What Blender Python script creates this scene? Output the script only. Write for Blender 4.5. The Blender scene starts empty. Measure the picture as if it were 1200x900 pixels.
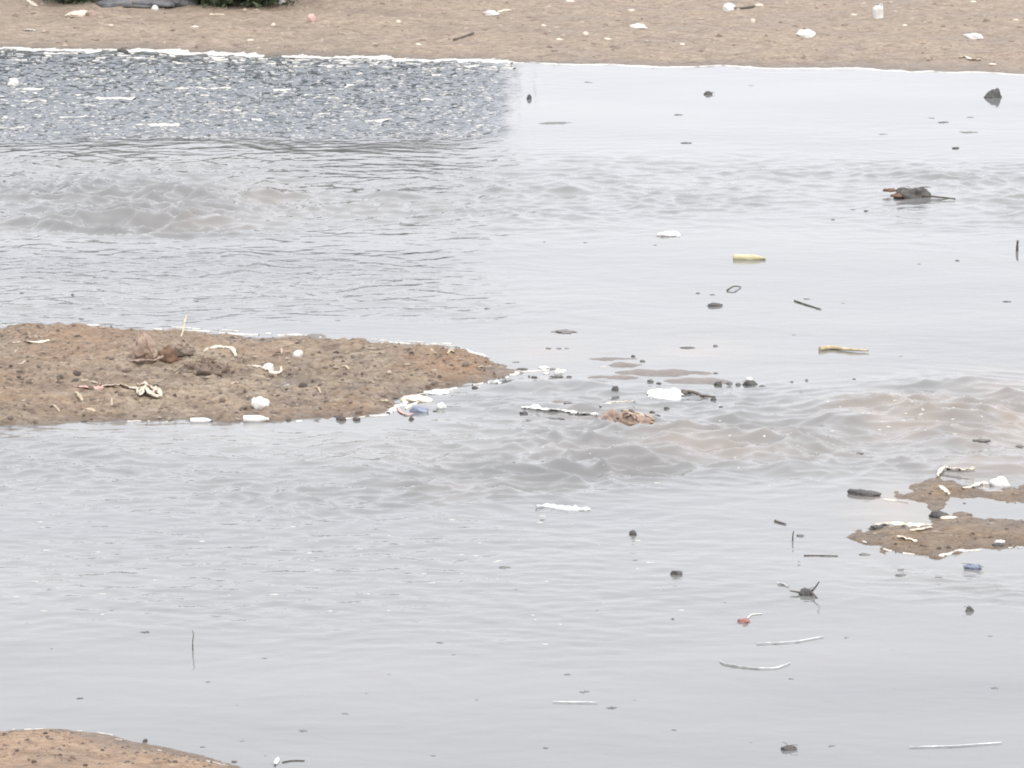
import bpy, bmesh, math, random
import numpy as np
from mathutils import Vector, Matrix
R = math.radians
rnd = random.Random(7)
scene = bpy.context.scene
COL = scene.collection

# ------------------------------------------------------------------ camera
CAM_H, PITCH, FPX = 6.5, R(11.0), 5359.0          # height, depression, focal length in photo pixels (1200 wide)
cam_d = bpy.data.cameras.new('camera')
cam = bpy.data.objects.new('camera', cam_d); COL.objects.link(cam)
cam.location = (0, 0, CAM_H); cam.rotation_euler = (math.pi/2 - PITCH, 0, 0)
cam_d.sensor_width = 36.0; cam_d.lens = FPX/1200*36.0
cam_d.clip_start = 0.5; cam_d.clip_end = 6000
scene.camera = cam
# ------------------------------------------------------------------ sky, sun, exposure
SUN_EL, SUN_AZ = R(56), R(148)                       # high veiled sun behind the camera, to the right
w = bpy.data.worlds.new('World'); scene.world = w; w.use_nodes = True
nt = w.node_tree; nt.nodes.clear()
sky = nt.nodes.new('ShaderNodeTexSky'); sky.sky_type = 'NISHITA'; sky.sun_disc = False
sky.sun_elevation = SUN_EL; sky.sun_rotation = SUN_AZ
sky.air_density = 1.0; sky.dust_density = 3.0; sky.ozone_density = 1.0
hs = nt.nodes.new('ShaderNodeHueSaturation'); hs.inputs['Saturation'].default_value = 0.22
bg = nt.nodes.new('ShaderNodeBackground'); bg.inputs['Strength'].default_value = 0.15
wo = nt.nodes.new('ShaderNodeOutputWorld')
nt.links.new(sky.outputs[0], hs.inputs['Color']); cloud = nt.nodes.new('ShaderNodeMix'); cloud.data_type = 'RGBA'; cloud.inputs['Factor'].default_value = .85   # cloud deck over the hazy sky, brighter overhead than at the horizon as overcast is
wc = nt.nodes.new('ShaderNodeTexCoord'); wsep = nt.nodes.new('ShaderNodeSeparateXYZ'); nt.links.new(wc.outputs['Generated'], wsep.inputs[0])
wm = nt.nodes.new('ShaderNodeMapRange'); wm.inputs['From Min'].default_value = 0; wm.inputs['From Max'].default_value = 1; wm.inputs['To Min'].default_value = .76; wm.inputs['To Max'].default_value = 1.30
nt.links.new(wsep.outputs['Z'], wm.inputs[0])
wv = nt.nodes.new('ShaderNodeVectorMath'); wv.operation = 'SCALE'; wv.inputs[0].default_value = (9.45, 9.6, 10.15); nt.links.new(wm.outputs[0], wv.inputs['Scale']); nt.links.new(wv.outputs[0], cloud.inputs['B'])
nt.links.new(hs.outputs[0], cloud.inputs['A']); nt.links.new(cloud.outputs['Result'], bg.inputs['Color']); nt.links.new(bg.outputs[0], wo.inputs['Surface'])
sd = bpy.data.lights.new('sun', 'SUN'); sd.energy = 1.1; sd.angle = R(14); sd.color = (1.0, 0.96, 0.9)
sun = bpy.data.objects.new('sun', sd); COL.objects.link(sun)
sdir = Vector((math.sin(SUN_AZ)*math.cos(SUN_EL), math.cos(SUN_AZ)*math.cos(SUN_EL), math.sin(SUN_EL)))
sun.rotation_euler = sdir.to_track_quat('Z', 'Y').to_euler(); sun.location = (0, 30, 40)
vs = scene.view_settings
vs.view_transform = 'Standard'; vs.look = 'None'; vs.exposure = 0.31; vs.gamma = 1.0; vs.use_curve_mapping = False
scene.cycles.max_bounces = 6
scene.cycles.pixel_filter_type = 'BLACKMAN_HARRIS'; scene.cycles.filter_width = 1.9

# ------------------------------------------------------------------ helpers
CP, SP = math.cos(PITCH), math.sin(PITCH)
def at(px, py, z=0.0):
    """world point at height z that the photograph shows at pixel px, py"""
    a, b = (px-600)/FPX, (py-450)/FPX
    d = (a, CP - b*SP, -SP - b*CP)
    t = (z-CAM_H)/d[2]
    return Vector((d[0]*t, d[1]*t, z))
def mpp(py):
    """metres per photo pixel across the view at a row"""
    p = at(600, py); return math.hypot(p.y, CAM_H)/FPX

def perlin(x, y, seed=0):
    x = np.asarray(x, float); y = np.asarray(y, float)
    xi = np.floor(x).astype(np.int64); yi = np.floor(y).astype(np.int64)
    xf = x-xi; yf = y-yi
    u = xf*xf*xf*(xf*(xf*6-15)+10); v = yf*yf*yf*(yf*(yf*6-15)+10)
    def g(ix, iy, dx, dy):
        h = (ix*374761393 + iy*668265263 + seed*974634777) & 0xffffffff
        h = ((h ^ (h >> 13))*1274126177) & 0xffffffff
        h = (h ^ (h >> 16)) & 0xffff
        a = h*(2*math.pi/65536)
        return np.cos(a)*dx + np.sin(a)*dy
    n0 = g(xi, yi, xf, yf)*(1-u) + g(xi+1, yi, xf-1, yf)*u
    n1 = g(xi, yi+1, xf, yf-1)*(1-u) + g(xi+1, yi+1, xf-1, yf-1)*u
    return (n0*(1-v)+n1*v)*1.4
def fbm(x, y, seed=0, o=4, gain=.5):
    s = 0; a = 1
    for i in range(o):
        s = s + a*perlin(x*2**i, y*2**i, seed+i*17); a *= gain
    return s
def sstep(a, b, x):
    t = np.clip((x-a)/(b-a), 0, 1); return t*t*(3-2*t)

def link(name, me, mat=None, parent=None):
    o = bpy.data.objects.new(name, me); COL.objects.link(o)
    if mat is not None and len(me.materials) == 0: me.materials.append(mat)
    if parent is not None: o.parent = parent
    return o
def mesh(name, v, f, smooth=True):
    me = bpy.data.meshes.new(name); me.from_pydata([tuple(p) for p in v], [], f)
    if smooth: me.polygons.foreach_set('use_smooth', [True]*len(me.polygons))
    me.update(); return me
def tag(o, label, cat, group=None, kind=None):
    if kind: o['kind'] = kind
    if label: o['label'] = label
    if cat: o['category'] = cat
    if group: o['group'] = group
    return o
def struct(o): o['kind'] = 'structure'; return o
def empty(name, loc, rz=0):
    o = bpy.data.objects.new(name, None); COL.objects.link(o); o.location = loc; o.rotation_euler = (0, 0, rz); o.empty_display_size = .1
    return o
def grid_mesh(name, X, Y, Z, keep=None):
    """fast grid mesh from 2-D arrays; keep is an optional vertex mask"""
    n, m = X.shape
    idx = np.arange(n*m).reshape(n, m)
    q = np.stack([idx[:-1, :-1], idx[:-1, 1:], idx[1:, 1:], idx[1:, :-1]], -1).reshape(-1, 4)
    co = np.stack([X, Y, Z], -1).reshape(-1, 3)
    if keep is not None:
        k = keep.reshape(-1); q = q[k[q].any(1)]
        used = np.unique(q); remap = np.full(n*m, -1); remap[used] = np.arange(len(used)); q = remap[q]; co = co[used]
    else: used = None
    me = bpy.data.meshes.new(name)
    me.vertices.add(len(co)); me.vertices.foreach_set('co', co.astype(np.float32).ravel())
    me.loops.add(q.size); me.loops.foreach_set('vertex_index', q.astype(np.int32).ravel())
    me.polygons.add(len(q)); me.polygons.foreach_set('loop_start', np.arange(0, q.size, 4, dtype=np.int32))
    me.update(calc_edges=True)
    me.polygons.foreach_set('use_smooth', np.ones(len(q), dtype=bool))
    me.validate(); me.update()
    return me, used
def vattr(me, name, vals):
    a = me.attributes.new(name, 'FLOAT', 'POINT'); a.data.foreach_set('value', np.asarray(vals, np.float32).ravel())

# ------------------------------------------------------------------ materials
def new_mat(name):
    m = bpy.data.materials.new(name); m.use_nodes = True
    return m, m.node_tree, m.node_tree.nodes['Principled BSDF']
def N(t, kind, **kw):
    n = t.nodes.new(kind)
    for k, v in kw.items():
        if k in n.inputs: n.inputs[k].default_value = v
        else: setattr(n, k, v)
    return n
def mapped(t, scale, coord='Object'):
    tc = N(t, 'ShaderNodeTexCoord'); mp = N(t, 'ShaderNodeMapping'); mp.inputs['Scale'].default_value = scale
    t.links.new(tc.outputs[coord], mp.inputs['Vector']); return mp.outputs[0]
def ramp(t, fac, stops):
    r = N(t, 'ShaderNodeValToRGB'); e = r.color_ramp.elements
    while len(e) < len(stops): e.new(.5)
    for el, (p, c) in zip(e, stops): el.position = p; el.color = (*c, 1) if len(c) == 3 else c
    t.links.new(fac, r.inputs[0]); return r.outputs[0]
def simple(name, c0, c1, rough=.6, scale=18, spec=.4, bump=.15, trans=0, rvar=.15):
    """two-tone mottled dull surface with fine relief"""
    m, t, b = new_mat(name)
    v = mapped(t, (1, 1, 1))
    n = N(t, 'ShaderNodeTexNoise', Scale=scale, Detail=5.0, Roughness=.65); t.links.new(v, n.inputs['Vector'])
    t.links.new(ramp(t, n.outputs[0], [(.3, c0), (.7, c1)]), b.inputs['Base Color'])
    mr = N(t, 'ShaderNodeMapRange'); mr.inputs['To Min'].default_value = rough-rvar; mr.inputs['To Max'].default_value = rough+rvar
    t.links.new(n.outputs[0], mr.inputs[0]); t.links.new(mr.outputs[0], b.inputs['Roughness'])
    b.inputs['Specular IOR Level'].default_value = spec
    n2 = N(t, 'ShaderNodeTexNoise', Scale=scale*3, Detail=4.0); t.links.new(v, n2.inputs['Vector'])
    bp = N(t, 'ShaderNodeBump', Strength=bump, Distance=.02); t.links.new(n2.outputs[0], bp.inputs['Height']); t.links.new(bp.outputs[0], b.inputs['Normal'])
    if trans:
        b.inputs['Transmission Weight'].default_value = trans
    return m
def mud_material(name, dark, mid, light, rust, wet=.75, spot=None):
    m, t, b = new_mat(name)
    v = mapped(t, (1, 1, 1)); vs_ = mapped(t, (.6, 1.0, 1))
    n1 = N(t, 'ShaderNodeTexNoise', Scale=1.3, Detail=6.0, Roughness=.6); t.links.new(vs_, n1.inputs['Vector'])
    n2 = N(t, 'ShaderNodeTexNoise', Scale=9.0, Detail=8.0, Roughness=.7); t.links.new(vs_, n2.inputs['Vector'])
    n3 = N(t, 'ShaderNodeTexNoise', Scale=.7, Detail=3.0); t.links.new(v, n3.inputs['Vector'])
    c = ramp(t, n2.outputs[0], [(.28, dark), (.5, mid), (.74, light)])
    mx = N(t, 'ShaderNodeMix', data_type='RGBA'); t.links.new(c, mx.inputs['A']); mx.inputs['B'].default_value = (*rust, 1)
    f = ramp(t, n3.outputs[0], [(.45, (0, 0, 0)), (.7, (.6, .6, .6))])
    if spot:                                              # a patch of iron-stained mud of its own
        gp = N(t, 'ShaderNodeNewGeometry'); mp_ = N(t, 'ShaderNodeMapping', vector_type='TEXTURE'); mp_.inputs['Location'].default_value = spot[0]; mp_.inputs['Scale'].default_value = spot[1]
        t.links.new(gp.outputs['Position'], mp_.inputs['Vector']); ln = N(t, 'ShaderNodeVectorMath', operation='LENGTH'); t.links.new(mp_.outputs[0], ln.inputs[0])
        dn = N(t, 'ShaderNodeMath', operation='MULTIPLY_ADD'); t.links.new(n2.outputs[0], dn.inputs[0]); dn.inputs[1].default_value = 1.2; t.links.new(ln.outputs['Value'], dn.inputs[2])
        sp_ = N(t, 'ShaderNodeMapRange'); sp_.inputs['From Min'].default_value = 1.1; sp_.inputs['From Max'].default_value = 1.9; sp_.inputs['To Min'].default_value = .75; sp_.inputs['To Max'].default_value = 0; t.links.new(dn.outputs[0], sp_.inputs[0])
        mxm = N(t, 'ShaderNodeMath', operation='MAXIMUM'); t.links.new(f, mxm.inputs[0]); t.links.new(sp_.outputs[0], mxm.inputs[1]); f = mxm.outputs[0]
    t.links.new(f, mx.inputs['Factor'])
    mx2 = N(t, 'ShaderNodeMix', data_type='RGBA', blend_type='MULTIPLY'); mx2.inputs['Factor'].default_value = 1
    t.links.new(mx.outputs['Result'], mx2.inputs['A'])
    g1 = ramp(t, n1.outputs[0], [(.3, (.80, .785, .77)), (.7, (1.12, 1.12, 1.12))])
    ng = N(t, 'ShaderNodeTexNoise', Scale=26.0, Detail=5.0, Roughness=.75); t.links.new(vs_, ng.inputs['Vector'])
    gm = N(t, 'ShaderNodeMix', data_type='RGBA', blend_type='MULTIPLY'); gm.inputs['Factor'].default_value = 1; t.links.new(g1, gm.inputs['A'])
    t.links.new(ramp(t, ng.outputs[0], [(.34, (.58, .56, .54)), (.48, (.98, .98, .98)), (.68, (1.28, 1.27, 1.26))]), gm.inputs['B']); t.links.new(gm.outputs['Result'], mx2.inputs['B'])
    # mud that the water keeps wet: darker and shinier in the last few centimetres above the waterline
    g_ = N(t, 'ShaderNodeNewGeometry'); sx_ = N(t, 'ShaderNodeSeparateXYZ'); t.links.new(g_.outputs['Position'], sx_.inputs[0])
    ad = N(t, 'ShaderNodeMath', operation='MULTIPLY_ADD'); t.links.new(n1.outputs[0], ad.inputs[0]); ad.inputs[1].default_value = -.035; t.links.new(sx_.outputs['Z'], ad.inputs[2])
    wt = N(t, 'ShaderNodeMapRange'); wt.inputs['From Min'].default_value = -.012; wt.inputs['From Max'].default_value = .022; wt.inputs['To Min'].default_value = wet; wt.inputs['To Max'].default_value = 0; t.links.new(ad.outputs[0], wt.inputs[0])
    mw = N(t, 'ShaderNodeMix', data_type='RGBA', blend_type='MULTIPLY'); t.links.new(wt.outputs[0], mw.inputs['Factor']); t.links.new(mx2.outputs['Result'], mw.inputs['A']); mw.inputs['B'].default_value = (.50, .50, .52, 1)
    t.links.new(mw.outputs['Result'], b.inputs['Base Color'])
    rr = ramp(t, n1.outputs[0], [(.35, (.5,)*3), (.65, (.85,)*3)])
    mr_ = N(t, 'ShaderNodeMix', data_type='FLOAT'); t.links.new(wt.outputs[0], mr_.inputs['Factor']); t.links.new(rr, mr_.inputs['A']); mr_.inputs['B'].default_value = .25
    t.links.new(mr_.outputs['Result'], b.inputs['Roughness'])
    b.inputs['Specular IOR Level'].default_value = .35
    vo = N(t, 'ShaderNodeTexNoise', Scale=40.0, Detail=6.0, Roughness=.7); t.links.new(v, vo.inputs['Vector'])
    bp = N(t, 'ShaderNodeBump', Strength=.9, Distance=.03); t.links.new(vo.outputs[0], bp.inputs['Height'])
    bp2 = N(t, 'ShaderNodeBump', Strength=.6, Distance=.06); t.links.new(n2.outputs[0], bp2.inputs['Height']); t.links.new(bp.outputs[0], bp2.inputs['Normal'])
    t.links.new(bp2.outputs[0], b.inputs['Normal'])
    return m
M = {}
M['bank'] = mud_material('pale_mud', (.165, .125, .093), (.335, .262, .197), (.46, .375, .295), (.33, .26, .19))
M['island'] = mud_material('grey_brown_mud', (.125, .094, .067), (.325, .252, .183), (.50, .41, .31), (.32, .205, .13), spot=((at(535, 432).x, at(535, 432).y, 0), (.45, .75, 1)))
M['bar'] = mud_material('ochre_mud', (.12, .083, .052), (.30, .215, .14), (.45, .345, .235), (.31, .21, .125))
M['near'] = mud_material('sandy_mud', (.22, .145, .095), (.40, .275, .185), (.51, .38, .27), (.36, .24, .15))
M['sliver'] = simple('wet_dark_mud', (.12, .10, .085), (.20, .17, .145), rough=.45, scale=12)

# ------------------------------------------------------------------ terrain sheet: bed, far bank, near bank
FAR_SHORE = [(-2600, 30), (-900, 48), (0, 57), (150, 59), (300, 62), (450, 67), (600, 72), (750, 75), (900, 78), (1050, 82), (1200, 86), (1900, 100), (3600, 140)]
fs = np.array([at(*p)[:2] for p in FAR_SHORE])
NEAR_SHORE = [(-1500, 820), (-300, 846), (0, 857), (60, 859), (130, 867), (180, 880), (225, 892), (280, 903), (420, 930), (700, 985), (2000, 1080)]
ns = np.array([at(*p)[:2] for p in NEAR_SHORE])
def ground_z(x, y):
    ys = np.interp(x, fs[:, 0], fs[:, 1]); yn = np.interp(x, ns[:, 0], ns[:, 1])
    ys = ys + .22*perlin(x*.9, x*0+3.3, 5) + .12*perlin(x*3.1, x*0+1.7, 6); yn = yn + .10*perlin(x*2.2, x*0+7.7, 8)
    sf = y-ys; sn = yn-y
    z = -.35*sstep(0, 2.5, np.minimum(-sf, -sn))
    rise_f = np.clip(sf, 0, None); z = z + np.where(sf > 0, .055*(1-np.exp(-rise_f/.5)) + .012*rise_f*np.exp(-rise_f/200), 0)
    rise_n = np.clip(sn, 0, None); z = z + np.where(sn > 0, .05*(1-np.exp(-rise_n/.3)) + .03*rise_n*np.exp(-rise_n/60), 0)
    on = np.clip(np.maximum(sf, sn)/.4, 0, 1)
    return z + on*(.022*fbm(x*.8, y*.8, 21, 3) + .026*fbm(x*2.6, y*1.6, 31, 3) + .012*np.abs(perlin(x*8, y*5, 37)))
def lin(a, b, n): return list(np.linspace(a, b, n, endpoint=False))
gx = np.array([-2500, -900, -300, -120, -60, -35, -22, -15] + lin(-11, 11, 420) + [11, 15, 22, 35, 60, 120, 300, 900, 2500])
gy = np.array([-400, -100, -30, -10, 0, 6, 10, 13] + lin(15, 24.5, 200) + lin(24.5, 50, 50) + lin(50, 66, 240) + lin(66, 90, 60) + [90, 100, 120, 160, 250, 500, 1000, 2500, 4500])
GX, GY = np.meshgrid(gx, gy)
me, _ = grid_mesh('ground', GX, GY, ground_z(GX, GY)); gnd = struct(link('ground', me, M['bank']))
def gz(x, y): return float(ground_z(np.array([x]), np.array([y]))[0])
# the near sandy bank takes its own colour: faces close to the camera
me.materials.append(M['near'])
cy = np.zeros(len(me.polygons)*3); me.polygons.foreach_get('center', cy); cy = cy.reshape(-1, 3)
me.polygons.foreach_set('material_index', (cy[:, 1] < 32).astype(np.int32))

# ------------------------------------------------------------------ water surface
def wblob(px, py, wx, wy, X, Y, p=2):
    """soft elliptical mask on the water: centre and half sizes measured in the photo, turned to metres"""
    c = at(px, py); rx = wx*mpp(py); ry = abs(at(px, py-wy).y - at(px, py+wy).y)/2
    d = np.abs((X-c.x)/rx)**p + np.abs((Y-c.y)/ry)**p
    return np.exp(-d)
CALM = []
def water_masks(x, y):
    xx = x + .5*perlin(x*.5, y*.35, 90); yy = y + .9*perlin(x*.35, y*.25, 91)
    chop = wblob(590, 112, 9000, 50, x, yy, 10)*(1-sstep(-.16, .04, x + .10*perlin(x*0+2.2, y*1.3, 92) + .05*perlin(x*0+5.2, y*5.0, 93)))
    belt = wblob(500, 225, 1500, 45, xx, yy, 4)
    stand = wblob(140, 245, 230, 30, xx, yy, 4)
    lines = wblob(250, 335, 340, 45, xx, yy, 4)
    rapid = wblob(940, 505, 390, 52, xx, yy, 4) + .7*wblob(640, 540, 260, 40, xx, yy, 4)
    lower = wblob(200, 540, 480, 45, xx, yy, 4)
    glint = wblob(360, 660, 560, 85, xx, yy, 4)
    right = wblob(1120, 690, 150, 22, xx, yy, 4)
    calm_tr = wblob(900, 118, 330, 32, x, yy, 4)
    pool = wblob(1160, 597, 70, 15, x, y, 6); rapid = rapid*(1-pool)
    return chop, belt, stand, lines, np.clip(rapid, 0, 1.1), lower, glint, right, calm_tr
BUMPS = [ # px, py, half width px, half height px, height m : standing waves seen in the photo
    (312, 229, 40, 5, .075), (215, 232, 45, 4, .04), (70, 236, 70, 4, .04), (30, 262, 60, 4, .05), (150, 258, 75, 4, .05), (245, 262, 75, 4, .055), (440, 228, 75, 4, .045), (650, 222, 60, 4, .05), (890, 205, 40, 6, .03),
    (1060, 488, 70, 15, .10), (985, 492, 50, 14, .06), (1110, 512, 32, 10, .07), (1180, 490, 50, 14, .09), (1195, 465, 45, 12, .08), (1120, 452, 45, 7, .06), (950, 518, 45, 9, .06), (800, 515, 75, 11, .07),
    (860, 490, 40, 8, .05), (640, 478, 60, 7, .04), (760, 535, 60, 8, .035), (1160, 545, 60, 9, .07), (900, 545, 55, 8, .04), (640, 452, 60, 5, .04), (560, 470, 40, 5, .03), (1000, 470, 60, 7, .04), (690, 510, 60, 8, .04)]
def water_z(x, y, masks=None):
    ch, be, st, li, ra, lo, gl, ri, ct = masks if masks is not None else water_masks(x, y)
    wx_ = x + .25*perlin(x*.9, y*.9, 70); wy_ = y + .25*perlin(x*.9, y*.9, 71)
    fine = perlin(wx_*2.6, wy_*4.2, 1) + .6*perlin(wx_*5.5, wy_*8.0, 2)
    tiny = perlin(x*7.0, y*10.0, 4)
    swell = fbm(wx_*.55, wy_*.8, 11, 2)
    ridge = 1-2*np.abs(perlin(wx_*.75, wy_*1.05, 13)); ridge2 = 1-2*np.abs(perlin(wx_*1.7+5, wy_*2.1, 14))
    ridge3 = (1-np.abs(perlin(wx_*1.5+7, wy_*2.4, 16)))**3 - .45; ridge4 = (1-np.abs(perlin(wx_*2.9+2, wy_*4.6, 17)))**3 - .45; gust = np.clip(.45 + 1.1*perlin(x*.45+3, y*.33, 62) + .5*perlin(x*1.1, y*.8, 63), 0, 1.15)
    base = .35 + .5*perlin(x*.3, y*.22, 60)
    z = .0035*base*fine*(1-.85*ct) + .004*swell*(1-.8*ct)
    z = z + ch*(.007*fine + .013*tiny + .004*ridge2 + .011*perlin(x*11.5+3, y*11.0, 5))
    z = z + be*(.25+.75*gust)*(.012*fine + .008*ridge2 + .028*ridge3 + .026*ridge4 + .007*tiny) + be*(.010*swell + .003*fine)
    z = z + 1.3*st*(.2+.8*gust)*(.006*ridge + .010*ridge2 + .034*ridge3 + .026*ridge4 + .010*fine + .006*tiny)
    z = z + li*(.010*np.clip(perlin(x*.7, y*.5, 61)+.45, 0, 1)*perlin(wx_*1.2, wy_*3.6, 15) + .010*fine + .007*ridge4 + .004*tiny)
    z = z + 1.25*ra*(.45+.55*gust)*(.012*ridge + .016*ridge2 + .040*ridge3 + .038*ridge4 + .012*fine + .009*tiny + .010*swell)
    z = z + lo*(.4+.65*gust)*(.010*fine + .004*ridge2 + .012*ridge3 + .020*ridge4 + .006*tiny) + gl*(.0042*fine + .0034*tiny) + ri*(.006*fine + .012*ridge4)
    for (px, py, a, b, h) in BUMPS:
        c = at(px, py); rx = a*mpp(py); ry = max(.2, b*mpp(py)/SP)
        dx = (x-c.x)/rx; dy = (y-c.y + .25*ry*perlin(x*2.2, y*1.3, 33))/ry
        d = dx*dx + dy*dy
        z = z + np.where(d < 9, h*.7*np.exp(-d)*(.72+.4*ridge2+.5*ridge3+.25*fine) - h*.25*np.exp(-((dy+1.7)**2+dx*dx*.8)), 0)
    return z
u_in = np.linspace(-1, 1, 620); u = np.concatenate([[-14, -7, -4, -2.4, -1.7, -1.35, -1.15], u_in, [1.15, 1.35, 1.7, 2.4, 4, 7, 14]])
yv = [14.0]
while yv[-1] < 72: yv.append(yv[-1] + (.9 if yv[-1] < 19 else .0165 + max(0, yv[-1]-22)*.0008))
yv = np.array(yv)
WX = u[None, :]*(1.0+.128*np.maximum(yv, 20))[:, None]; WY = np.repeat(yv[:, None], len(u), 1)
MSK = water_masks(WX, WY)
WZ = water_z(WX, WY, MSK)
fade = sstep(12, 20, np.abs(WX)); WZ = WZ*(1-fade)
wme, _ = grid_mesh('river_water', WX, WY, WZ)
silt = .9*wblob(1060, 492, 75, 20, WX, WY) + .6*wblob(1180, 480, 60, 40, WX, WY) + .3*wblob(820, 516, 90, 14, WX, WY) + .25*wblob(240, 262, 90, 10, WX, WY) + .25*wblob(310, 230, 50, 12, WX, WY) \
     + .8*wblob(1075, 598, 60, 24, WX, WY) + .5*wblob(1150, 550, 70, 12, WX, WY) + .18*MSK[4]*sstep(-.2, .6, fbm(WX*.8, WY*.8, 44, 2)) + .35*wblob(640, 405, 60, 16, WX, WY) + .35*wblob(820, 410, 60, 16, WX, WY)
silt = silt*(.55+.9*np.clip(fbm(WX*1.6, WY*1.3, 46, 3)+.35, 0, 1))*(1-.9*wblob(1155, 597, 50, 12, WX, WY, 6))
vattr(wme, 'silt', np.clip(silt, 0, .85))
vattr(wme, 'clear', np.clip(MSK[0], 0, 1))  # mask of the choppy patch, where a dark reflection is painted into the water
vattr(wme, 'ripple', np.clip(.25 + .75*(2.6*MSK[0] + .7*MSK[1] + .8*MSK[4] + .9*MSK[5] + .8*MSK[3] + .7*MSK[6] + MSK[7]) - .22*MSK[8], .04, 1.5))
m, t, b = new_mat('silty_water')
a1 = N(t, 'ShaderNodeAttribute', attribute_name='silt'); a2 = N(t, 'ShaderNodeAttribute', attribute_name='ripple')
v = mapped(t, (1, 1, 1)); vst = mapped(t, (.45, 1, 1))
n1 = N(t, 'ShaderNodeTexNoise', Scale=.5, Detail=4.0); t.links.new(vst, n1.inputs['Vector'])
c0 = ramp(t, n1.outputs[0], [(.3, (.145, .147, .147)), (.7, (.20, .195, .188))])
mx = N(t, 'ShaderNodeMix', data_type='RGBA'); t.links.new(a1.outputs['Fac'], mx.inputs['Factor']); t.links.new(c0, mx.inputs['A']); mx.inputs['B'].default_value = (.27, .215, .17, 1)
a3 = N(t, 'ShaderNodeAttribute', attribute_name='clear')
mxc = N(t, 'ShaderNodeMix', data_type='RGBA'); t.links.new(a3.outputs['Fac'], mxc.inputs['Factor']); t.links.new(mx.outputs['Result'], mxc.inputs['A']); mxc.inputs['B'].default_value = (.06, .072, .082, 1)  # darker body colour paints in the reflection of the dark shrubs
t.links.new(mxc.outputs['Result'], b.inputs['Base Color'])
b.inputs['Roughness'].default_value = .05; b.inputs['IOR'].default_value = 1.5
n2 = N(t, 'ShaderNodeTexNoise', Scale=9.0, Detail=3.0, Roughness=.55); t.links.new(mapped(t, (.5, 1, 1)), n2.inputs['Vector'])
mm = N(t, 'ShaderNodeMath', operation='MULTIPLY'); t.links.new(a2.outputs['Fac'], mm.inputs[0]); mm.inputs[1].default_value = .5
bp = N(t, 'ShaderNodeBump', Distance=.02); t.links.new(mm.outputs[0], bp.inputs['Strength']); t.links.new(n2.outputs[0], bp.inputs['Height']); t.links.new(bp.outputs[0], b.inputs['Normal'])
M['water'] = m
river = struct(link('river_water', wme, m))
def wz(x, y):
    j = min(max(int(np.searchsorted(yv, y)), 1), len(yv)-1); q = (y-yv[j-1])/(yv[j]-yv[j-1])
    uu = x/(1.0+.128*max(y, 20)); return float(np.interp(uu, u, WZ[j-1])*(1-q) + np.interp(uu, u, WZ[j])*q)

# ------------------------------------------------------------------ mud islands and bars
def sdf_poly(X, Y, P):
    P = np.asarray(P); d = np.full(X.shape, 1e9); inside = np.zeros(X.shape, bool)
    for i in range(len(P)):
        a = P[i]; c = P[(i+1) % len(P)]; e = c-a
        tt = np.clip(((X-a[0])*e[0] + (Y-a[1])*e[1])/(e@e+1e-12), 0, 1)
        d = np.minimum(d, np.hypot(X-a[0]-tt*e[0], Y-a[1]-tt*e[1]))
        with np.errstate(divide='ignore', invalid='ignore'):
            cond = ((a[1] > Y) != (c[1] > Y)) & (X < (c[0]-a[0])*(Y-a[1])/(c[1]-a[1]) + a[0])
        inside ^= cond
    return np.where(inside, d, -d)
LANDS = []
def land(name, pix, mat, top, ramp_w, rough, step, seed, edge=.045):
    P = np.array([at(*p)[:2] for p in pix])
    x0, y0 = P.min(0)-.35; x1, y1 = P.max(0)+.35
    def zf(X, Y):
        s = sdf_poly(X, Y, P) + .07*fbm(X*2.2, Y*1.6, seed, 3) + edge*fbm(X*7, Y*4, seed+3, 3)
        prof = np.where(s > 0, top*(1-np.exp(-s/ramp_w)), s*.25)
        on = np.clip(s/.25, 0, 1)
        return prof + on*rough*(1.4*fbm(X*.9, Y*.7, seed+5, 2) + fbm(X*4, Y*3, seed+6, 3) + .65*np.abs(perlin(X*11, Y*9, seed+9)) + .35*perlin(X*23, Y*19, seed+10)) + .004
    nx, ny = int((x1-x0)/step), int((y1-y0)/step)
    X, Y = np.meshgrid(np.linspace(x0, x1, nx), np.linspace(y0, y1, ny))
    Z = zf(X, Y)
    me, _ = grid_mesh(name, X, Y, Z, Z > -.09)
    o = struct(link(name, me, mat)); LANDS.append(((x0, y0, x1, y1), zf)); return o
land('mud_island', [(-420, 405), (-250, 388), (0, 385), (60, 381), (130, 384), (170, 388), (215, 389), (260, 393), (310, 397), (350, 394), (400, 401), (470, 404), (530, 409), (575, 422), (606, 437), (580, 446),
      (545, 452), (505, 458), (470, 470), (455, 484), (400, 490), (330, 492), (250, 494), (160, 492), (80, 495), (30, 499), (-200, 502), (-420, 470)], M['island'], .055, .30, .034, .014, 100, .075)
land('mud_bar', [(1420, 560), (1210, 569), (1180, 572), (1160, 574), (1120, 568), (1095, 562), (1060, 575), (1052, 582), (1085, 591), (1098, 597), (1112, 584), (1140, 581), (1180, 588), (1210, 590), (1420, 596)], M['bar'], .03, .3, .012, .011, 200, .10)
land('mud_bar', [(1420, 600), (1210, 612), (1160, 611), (1130, 603), (1122, 608), (1090, 614), (1060, 615), (1020, 618), (1003, 631), (1030, 641), (1070, 647), (1100, 651), (1130, 643), (1170, 641), (1210, 639), (1420, 640)], M['bar'], .032, .3, .012, .011, 220, .10)
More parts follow.
